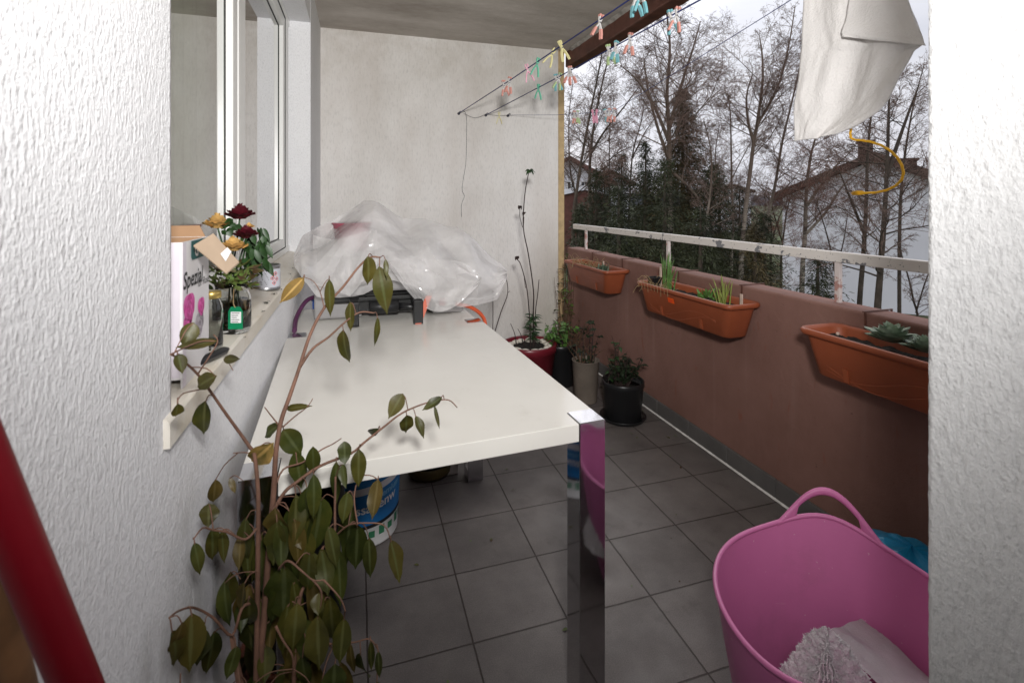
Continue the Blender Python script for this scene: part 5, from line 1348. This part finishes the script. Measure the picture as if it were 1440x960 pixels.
house_gable('distant_house', 'tiny distant pale house seen between birch trunks', 1030, 75, 262, 26, 270, 9, M['render_white'], M['roof_brown'], wins=((1022, 278, 5, 5), (1037, 278, 5, 5)), over=.5)

# --- trees
def bark_birch():
    m, nt, b = nodes('birch_bark'); b.inputs['Roughness'].default_value = .8
    f = noise_tex(nt, 3.4, 4, coords(nt, (1, 1, 1.3)), .6); g = noise_tex(nt, 18, 3, coords(nt, (.5, .5, 3)))
    t = nt.nodes.new('ShaderNodeTexCoord'); sp = nt.nodes.new('ShaderNodeSeparateXYZ'); nt.links.new(t.outputs['Object'], sp.inputs[0])
    k = math_(nt, 'ADD', math_(nt, 'MULTIPLY', f, .6), math_(nt, 'MULTIPLY', g, .4))
    c = ramp(nt, k, [(.44, (.06, .045, .036)), (.53, (.42, .37, .30))])
    hi = math_(nt, 'MULTIPLY', math_(nt, 'SUBTRACT', sp.outputs['Z'], 3.2), .5, True)
    c = mixc(nt, hi, c, (.14, .10, .074)); nt.links.new(c, b.inputs['Base Color']); return m
M['birch'] = bark_birch()
M['dark_bark'] = pm('dark_wet_bark', (.075, .057, .042), .85, var=.4, vs=12)
M['twig'] = pm('brown_twigs', (.19, .125, .098), .85, var=.3, vs=3)
M['red_twig'] = pm('reddish_twigs', (.20, .095, .065), .85, var=.3, vs=3)
def tube3(V, F, pts, rad, n):
    o = len(V); m = len(pts)
    for i, p in enumerate(pts):
        t = pts[min(i+1, m-1)]-pts[max(i-1, 0)]; t.normalize(); a = t.orthogonal().normalized(); b = t.cross(a)
        for k in range(n):
            w = 6.2832*k/n; V.append(p+(a*math.cos(w)+b*math.sin(w))*rad[i])
    for i in range(m-1):
        for k in range(n): F.append((o+i*n+k, o+i*n+(k+1) % n, o+(i+1)*n+(k+1) % n, o+(i+1)*n+k))
def grow(rr, tv, tf, cv, cf, path, r0, r1, spread, dens, droop, start=.25, maxlen=2.6, lift=.75, leafy=0):
    P = smooth_path(path, 6); m = len(P); rad = [.72*(r0+(r1-r0)*(i/(m-1))) for i in range(m)]; tube3(tv, tf, P, rad, 8)
    L = sum((P[i+1]-P[i]).length for i in range(m-1)); nb = int(L*dens)
    for k in range(nb):
        s = start+(1-start)*(k+rr.random())/nb; i = min(int(s*(m-1)), m-2); p = P[i].lerp(P[i+1], s*(m-1)-i)
        a = rr.uniform(0, 6.28); bl = maxlen*(1.02-s)**.6*rr.uniform(.45, 1)*spread
        dirv = Vector((math.cos(a), math.sin(a), lift*rr.uniform(.6, 1.4))).normalized()
        branch(rr, tv, tf, cv, cf, p, dirv, bl, rad[i]*.42, 0, droop, leafy)
def branch(rr, tv, tf, cv, cf, p, d, L, r, lev, droop, leafy):
    r = max(r*.85, .0024 if lev else .005); n = 5 if lev == 0 else 4
    pts = [p.copy()]; dd = d.copy()
    for i in range(n):
        dd = (dd + Vector((rr.uniform(-.28, .28), rr.uniform(-.28, .28), rr.uniform(-.15, .2) - (droop*(i/n) if lev else droop*.15*(i/n))))).normalized()
        pts.append(pts[-1]+dd*(L/n))
    rad = [max(r*(1-.75*i/n), .0017) for i in range(n+1)]
    if lev == 0: tube3(tv, tf, pts, rad, 5)
    else: tube3(cv, cf, pts, rad, 3)
    if lev >= 3: return
    kids = (int(6+L*5), int(3+L*8), 3)[lev]
    for k in range(kids):
        s = rr.uniform(.2, 1); i = min(int(s*n), n-1); q_ = pts[i].lerp(pts[i+1], s*n-i); t = (pts[i+1]-pts[i]).normalized()
        a = t.orthogonal().normalized(); b = t.cross(a); w = rr.uniform(0, 6.28)
        nd = (t*rr.uniform(.5, 1) + (a*math.cos(w)+b*math.sin(w))*rr.uniform(.5, .9) + Vector((0, 0, .12))).normalized()
        branch(rr, tv, tf, cv, cf, q_, nd, L*rr.uniform(.3, .58)*(1.05-.4*s), r*.5, lev+1, droop, leafy)
def addtree(name, label, grp, paths, d, r0, seed, bark, twig, spread=1, dens=5, droop=.45, start=.3, maxlen=2.4, lift=.8):
    rr = random.Random(seed); tv, tf, cv, cf = [], [], [], []
    base = None
    for k, pl in enumerate(paths):
        pts = [at(x, y, d+(z if len(pp_) > 2 else 0)) for pp_ in pl for (x, y, z) in [(pp_+(0,))[:3]]]
        if k == 0:
            b = at(pl[0][0], 283, d); b.z = GZ-.2; base = b; pts = [b] + pts
        grow(rr, tv, tf, cv, cf, pts, r0*(1 if k == 0 else .6), .012, spread, dens, droop, start if k == 0 else .15, maxlen, lift)
    t = thing(name, label, 'tree', Vector((base.x, base.y, GZ)), grp)
    q = MB(); q.add(tv, tf, True); part('trunk', q, bark, t); q = MB(); q.add(cv, cf, True); part('crown', q, twig, t)
    return t
BG = 'bare trees beyond the parapet'
addtree('birch_tree', 'slim bare birch leaning right just past the wall edge', BG, [[(806,330),(812,262),(824,190),(838,120),(850,60),(862,10)]], 12, .075, 1, M['dark_bark'], M['twig'], .8, 4, .5)
addtree('birch_tree', 'forked bare birch with upswept limbs before the far house', BG, [[(832,330),(829,262),(832,200),(842,140),(856,80),(872,20)], [(832,215),(850,185),(878,150),(906,112)]], 13, .085, 2, M['dark_bark'], M['twig'], .85, 4, .45)
addtree('birch_tree', 'tall many limbed birch standing over the dark spruces', BG, [[(943,330),(942,260),(941,190),(938,130),(942,70),(938,20),(934,-30)], [(941,200),(920,150),(895,112),(872,92)], [(941,180),(958,120),(974,70),(985,30)], [(942,230),(925,180),(912,130),(905,80)], [(943,240),(975,270),(995,300)]], 11, .10, 3, M['birch'], M['twig'], 1.0, 4.5, .5, .35, 2.6)
addtree('birch_tree', 'thin white stemmed birch right of the tall spruce', BG, [[(985,395),(992,320),(999,270),(1000,215),(990,170)]], 10.5, .05, 4, M['birch'], M['twig'], .6, 4, .4)
addtree('birch_tree', 'slender pale birch in the middle of the view', BG, [[(1028,395),(1031,320),(1029,260),(1028,200),(1027,160),(1024,135)]], 12, .05, 5, M['birch'], M['twig'], .75, 4.5, .45)
addtree('birch_tree', 'high arching birch with white lower trunk left of the cloth', BG, [[(1042,395),(1046,320),(1055,240),(1064,180),(1080,150),(1098,110),(1110,60),(1118,10)], [(1064,180),(1072,120),(1072,80),(1068,50)], [(1061,205),(1052,170),(1050,135),(1058,105)]], 11, .085, 6, M['birch'], M['twig'], .95, 5, .5, .4, 2.4)
addtree('birch_tree', 'leaning bare birch crossing behind the cloth corner', BG, [[(1072,395),(1077,320),(1090,260),(1100,200),(1112,150),(1126,90),(1140,30)]], 12, .07, 7, M['birch'], M['twig'], .85, 4.5, .45)
addtree('birch_tree', 'reddish birch with pale bark under the cloth', BG, [[(1128,395),(1132,330),(1134,270),(1140,220),(1150,180),(1158,120)], [(1132,330),(1160,300),(1185,262),(1215,235)], [(1134,290),(1170,240),(1200,210)]], 12.5, .095, 8, M['birch'], M['red_twig'], 1.0, 5, .3, .35, 2.4, .5)
addtree('bare_tree', 'dark straight bare tree before the white gable', BG, [[(1208,450),(1214,360),(1218,290),(1220,220),(1226,150),(1232,90)], [(1216,330),(1196,280),(1180,240)]], 9.5, .075, 9, M['dark_bark'], M['twig'], .85, 4, .25, .3, 2.0, .5)
addtree('bare_tree', 'thick dark bare tree with level branches beside the pillar', BG, [[(1233,470),(1238,380),(1244,300),(1248,220),(1250,150),(1252,90)], [(1246,250),(1270,180),(1292,120)]], 8, .085, 10, M['dark_bark'], M['twig'], .95, 4.5, .2, .3, 2.2, .35)
addtree('bare_tree', 'small twiggy bare tree low before the white house wall', BG, [[(1292,470),(1284,420),(1276,385),(1262,340)], [(1288,440),(1300,400),(1312,370)]], 8.5, .03, 11, M['dark_bark'], M['twig'], .6, 5, .15, .1, 1.5, .6)
addtree('bare_tree', 'young bare tree with ascending twigs against the white wall', BG, [[(1178,430),(1172,370),(1160,320),(1148,285)], [(1174,390),(1186,340),(1192,300)]], 11, .035, 12, M['dark_bark'], M['twig'], .7, 4.5, .15, .1, 1.8, .6)
addtree('bare_tree', 'slim dark tree rising from the conifer tops', BG, [[(858,330),(857,250),(857,200),(858,170)], [(857,225),(870,215),(890,205)]], 14, .045, 13, M['dark_bark'], M['red_twig'], .6, 4, .3)
addtree('bare_tree', 'russet twiggy tree between the spruces and the sky', BG, [[(884,330),(886,270),(890,215),(902,170),(906,140)], [(888,225),(905,190),(925,160)]], 14, .05, 14, M['dark_bark'], M['red_twig'], .75, 5, .3)
addtree('bare_tree', 'russet shrubby tree low right of the slender birch', BG, [[(1098,380),(1102,330),(1108,290),(1118,262)], [(1100,340),(1088,300),(1080,270)]], 14, .05, 15, M['dark_bark'], M['red_twig'], .9, 6, .2, .05, 1.8, .6)
addtree('bare_tree', 'russet low shrub tree between the pale lawn and the white gable', BG, [[(1084,380),(1085,330),(1082,298),(1074,275)], [(1084,345),(1094,310),(1104,288)]], 12.8, .045, 31, M['dark_bark'], M['red_twig'], .9, 7, .2, .05, 1.7, .5)
addtree('bare_tree', 'distant bare tree hidden behind the hanging cloth', BG, [[(1265,330),(1270,240),(1282,160),(1300,90)]], 13, .07, 16, M['dark_bark'], M['twig'], 1.0, 5, .25)
addtree('bare_tree', 'bare tree far behind the forked birch', BG, [[(812,300),(802,240),(800,170),(806,110)]], 17, .07, 17, M['dark_bark'], M['twig'], .9, 5, .4)
addtree('bare_tree', 'faint bare tree filling the gap between two birches', BG, [[(1010,330),(1012,280),(1006,220),(1012,175)], [(1010,290),(1040,230),(1056,200)]], 17, .06, 18, M['dark_bark'], M['twig'], .9, 5, .35)

def needle_mat(name, a, b_):
    m = pm(name, a, .7, c2=b_, vs=1.6, lo=.35, hi=.65); return m
M['spruce'] = needle_mat('spruce_needles', (.011, .015, .005), (.042, .050, .015))
M['ivy'] = needle_mat('ivy_brown_needles', (.026, .022, .009), (.11, .08, .028))
def conifer(px, ytop, d, wpx, seed, label, mat='spruce', ybase=None, dens=1.0, droop=.25, grp='conifers beyond the parapet'):
    rr = random.Random(seed); top = at(px, ytop, d); b = Vector((top.x, top.y, GZ)); H = top.z-GZ; W = 2.1*wpx/FPX*d
    t = thing('conifer', label, 'tree', b, grp)
    q = MB(); q.tube([b, b.lerp(top, .6), top], [.11, .06, .01], 7); part('trunk', q, M['dark_bark'], t)
    V, F = [], []
    n = int(520*dens*(H/7))
    for k in range(n):
        s = .04+.96*(k+rr.random())/n; z = GZ+.2+(H-.2)*s; a = rr.uniform(0, 6.28)
        L = W*((1-s)**.65*.95+.05)*rr.uniform(.35, 1.15)*(.75+.5*noise.noise(Vector((a*1.3, z*.8, seed))))
        o = Vector((b.x, b.y, z)); out = Vector((math.cos(a), math.sin(a), 0)); sd = Vector((-math.sin(a), math.cos(a), 0))
        ns = max(6, int(L*26))
        for j in range(ns):
            u = (j+rr.random())/ns; c = o + out*(L*u) + Vector((0, 0, -droop*L*u*u + .1*L*u))
            wd = L*.34*(1-u*.6)
            for side in (-1, 1, -1, 1):
                r0_ = c + sd*side*wd*rr.uniform(0, .85) + Vector((rr.uniform(-.05, .05), rr.uniform(-.05, .05), rr.uniform(-.06, .04)))
                tip = r0_ + (sd*side*rr.uniform(.1, .8) + out*rr.uniform(.2, .9) + Vector((0, 0, rr.uniform(-.95, .25)))).normalized()*rr.uniform(.05, .125)
                w_ = Vector((rr.uniform(-.010, .010), rr.uniform(-.010, .010), rr.uniform(-.007, .007)))
                m_ = r0_.lerp(tip, .45)
                i0 = len(V); V += [r0_, m_+w_, tip, m_-w_]; F.append((i0, i0+1, i0+2, i0+3))
    q = MB(); q.add(V, F); part('crown', q, M[mat], t); return t
for a in ((960, 128, 12, 70, 1, 'tall narrow brownish spruce rising above all the conifers', 'ivy', None, 2.6, .35), (838, 238, 12.5, 46, 2, 'rounded dark conifer beside the far houses'), (874, 216, 13, 44, 3, 'dark pointed conifer left of the tall birch'), (908, 198, 12, 50, 4, 'dark green spruce directly left of the tall one'), (935, 224, 10, 58, 5, 'broad dark spruce in front of the tall one'),
          (1000, 232, 11, 54, 6, 'dark spruce right of the tall one'), (1040, 262, 12.5, 56, 7, 'lower dark conifer in the middle of the view'), (870, 262, 9, 66, 8, 'low wide conifer close behind the railing'), (1075, 300, 11, 44, 9, 'low dark conifer under the high arching birch'), (1150, 352, 8.5, 62, 10, 'low bushy green conifer before the white house'), (815, 286, 9.5, 40, 11, 'low conifer next to the ochre wall edge'), (985, 292, 8.5, 60, 12, 'low broad dark conifer behind the middle railing post'), (1012, 238, 14, 60, 13, 'dark conifer far behind the thin white stemmed birch'), (850, 232, 15, 60, 14, 'dark conifer deep in the grove behind the forked birch'), (905, 240, 15, 70, 15, 'broad dark conifer deep behind the tall birch'), (1062, 318, 9.5, 44, 16, 'low spreading conifer left of the leaning birch', 'ivy')):
    conifer(*a)
M['brush'] = pm('dark_undergrowth', (.012, .014, .006), .9, c2=(.045, .035, .016), vs=1.2)
rr = random.Random(77); V, F = [], []
for k in range(26000):
    px = rr.uniform(790, 1180); d = rr.uniform(7.5, 16); p = at(px, 283, d); hmax = 1.7 if px < 1120 else .8
    p.z = GZ + rr.random()**1.6*hmax*(.8+.5*noise.noise(Vector((px*.02, d*.4, 0))))
    a = Vector((rr.uniform(-1, 1), rr.uniform(-1, 1), rr.uniform(-.6, 1))).normalized()*rr.uniform(.06, .22); w = a.orthogonal().normalized()*rr.uniform(.008, .035)
    i0 = len(V); V += [p, p+a*.5+w, p+a, p+a*.5-w]; F.append((i0, i0+1, i0+2, i0+3))
q = MB(); q.add(V, F); struct('undergrowth', q, M['brush'], 'stuff', 'dark tangled undergrowth below the trees', 'undergrowth')
q = MB(); a_, b_ = at(1188, 500, 9.3), at(1320, 500, 9.3)

# ------------------------------------------------------------------ light, sky, camera
w = bpy.data.worlds.new('World'); S.world = w; w.use_nodes = True; nt = w.node_tree
bg = nt.nodes['Background']; sky = nt.nodes.new('ShaderNodeTexSky'); sky.sky_type = 'NISHITA'; sky.sun_disc = False
SE, SA = R(38), R(20)
sky.sun_elevation = SE; sky.sun_rotation = SA; sky.air_density = 2.0; sky.dust_density = 4.0
hs = N(nt, 'ShaderNodeHueSaturation', Saturation=.16, Value=1.0); nt.links.new(sky.outputs[0], hs.inputs['Color'])
tc = nt.nodes.new('ShaderNodeTexCoord'); mp = nt.nodes.new('ShaderNodeMapping'); mp.inputs['Scale'].default_value = (1.6, 1.6, 4); nt.links.new(tc.outputs['Generated'], mp.inputs['Vector'])
cn = N(nt, 'ShaderNodeTexNoise', Scale=1.7, Detail=6, Roughness=.55); nt.links.new(mp.outputs[0], cn.inputs['Vector'])
cr_ = ramp(nt, cn.outputs['Fac'], [(.3, (.84, .86, .92)), (.7, (1.04, 1.03, 1.05))])
mm = nt.nodes.new('ShaderNodeMix'); mm.data_type = 'RGBA'; mm.blend_type = 'MULTIPLY'; mm.inputs[0].default_value = 1
# an overcast deck evens the dome out
ev = mixc(nt, .80, hs.outputs[0], (8.7, 8.75, 9.2))
nt.links.new(ev, mm.inputs[6]); nt.links.new(cr_, mm.inputs[7]); sx = nt.nodes.new('ShaderNodeSeparateXYZ'); nt.links.new(tc.outputs['Generated'], sx.inputs[0])
zen = math_(nt, 'ADD', 1.0, math_(nt, 'MULTIPLY', math_(nt, 'SUBTRACT', math_(nt, 'MAXIMUM', sx.outputs['Z'], 0), .30), 1.5))
zen = math_(nt, 'MAXIMUM', zen, .92)
m3 = nt.nodes.new('ShaderNodeVectorMath'); m3.operation = 'SCALE'; nt.links.new(mm.outputs[2], m3.inputs[0]); nt.links.new(zen, m3.inputs['Scale'])
nt.links.new(m3.outputs[0], bg.inputs['Color']); bg.inputs['Strength'].default_value = .10
su = bpy.data.lights.new('sun', 'SUN'); su.energy = .6; su.angle = R(25); su.color = (1, .97, .93)
so = bpy.data.objects.new('sun', su); COL.objects.link(so)
sd = Vector((math.sin(SA)*math.cos(SE), math.cos(SA)*math.cos(SE), math.sin(SE))); so.rotation_euler = (-sd).to_track_quat('-Z', 'Y').to_euler(); so.location = (3, 8, 12)
# the camera flash, whose glint shows in the window of the photograph
fl_ = bpy.data.lights.new('camera_flash', 'SPOT'); fl_.energy = FLASH; fl_.spot_size = R(146); fl_.spot_blend = 1.0; fl_.shadow_soft_size = .09; fl_.color = (1, .985, .965)
fl_.use_nodes = True; lt = fl_.node_tree; em = lt.nodes['Emission']; fa_ = lt.nodes.new('ShaderNodeLightFalloff'); fa_.inputs['Strength'].default_value = 1.0
ad = lt.nodes.new('ShaderNodeMath'); ad.operation = 'MULTIPLY_ADD'; lt.links.new(fa_.outputs['Linear'], ad.inputs[0]); ad.inputs[1].default_value = .7
qm = lt.nodes.new('ShaderNodeMath'); qm.operation = 'MULTIPLY'; lt.links.new(fa_.outputs['Quadratic'], qm.inputs[0]); qm.inputs[1].default_value = .40; lt.links.new(qm.outputs[0], ad.inputs[2])
lt.links.new(ad.outputs[0], em.inputs['Strength'])       # a bounced flash falls off slower than a bare bulb
fo = bpy.data.objects.new('camera_flash', fl_); COL.objects.link(fo); fo.location = FLOC
fo.rotation_euler = (Vector(FAIM)-Vector(FLOC)).to_track_quat('-Z', 'Y').to_euler()
ca = bpy.data.cameras.new('camera'); ca.sensor_width = 36; ca.lens = 36*FPX/1440; ca.shift_y = -(480-HY)/1440; ca.clip_start = .02; ca.clip_end = 3000
co = bpy.data.objects.new('camera', ca); COL.objects.link(co); co.location = CAM; co.rotation_euler = (R(90), 0, -TH); S.camera = co
ca.dof.use_dof = True; ca.dof.focus_distance = 2.6; ca.dof.aperture_fstop = 7.0
S.view_settings.view_transform = 'Standard'; S.view_settings.look = 'None'; S.view_settings.exposure = EXPO; S.view_settings.gamma = 1
cy = S.cycles; cy.max_bounces = 9; cy.transparent_max_bounces = 16; cy.transmission_bounces = 8; cy.diffuse_bounces = 4; cy.glossy_bounces = 4
cy.caustics_reflective = False; cy.caustics_refractive = False; cy.sample_clamp_indirect = 6; cy.use_denoising = True
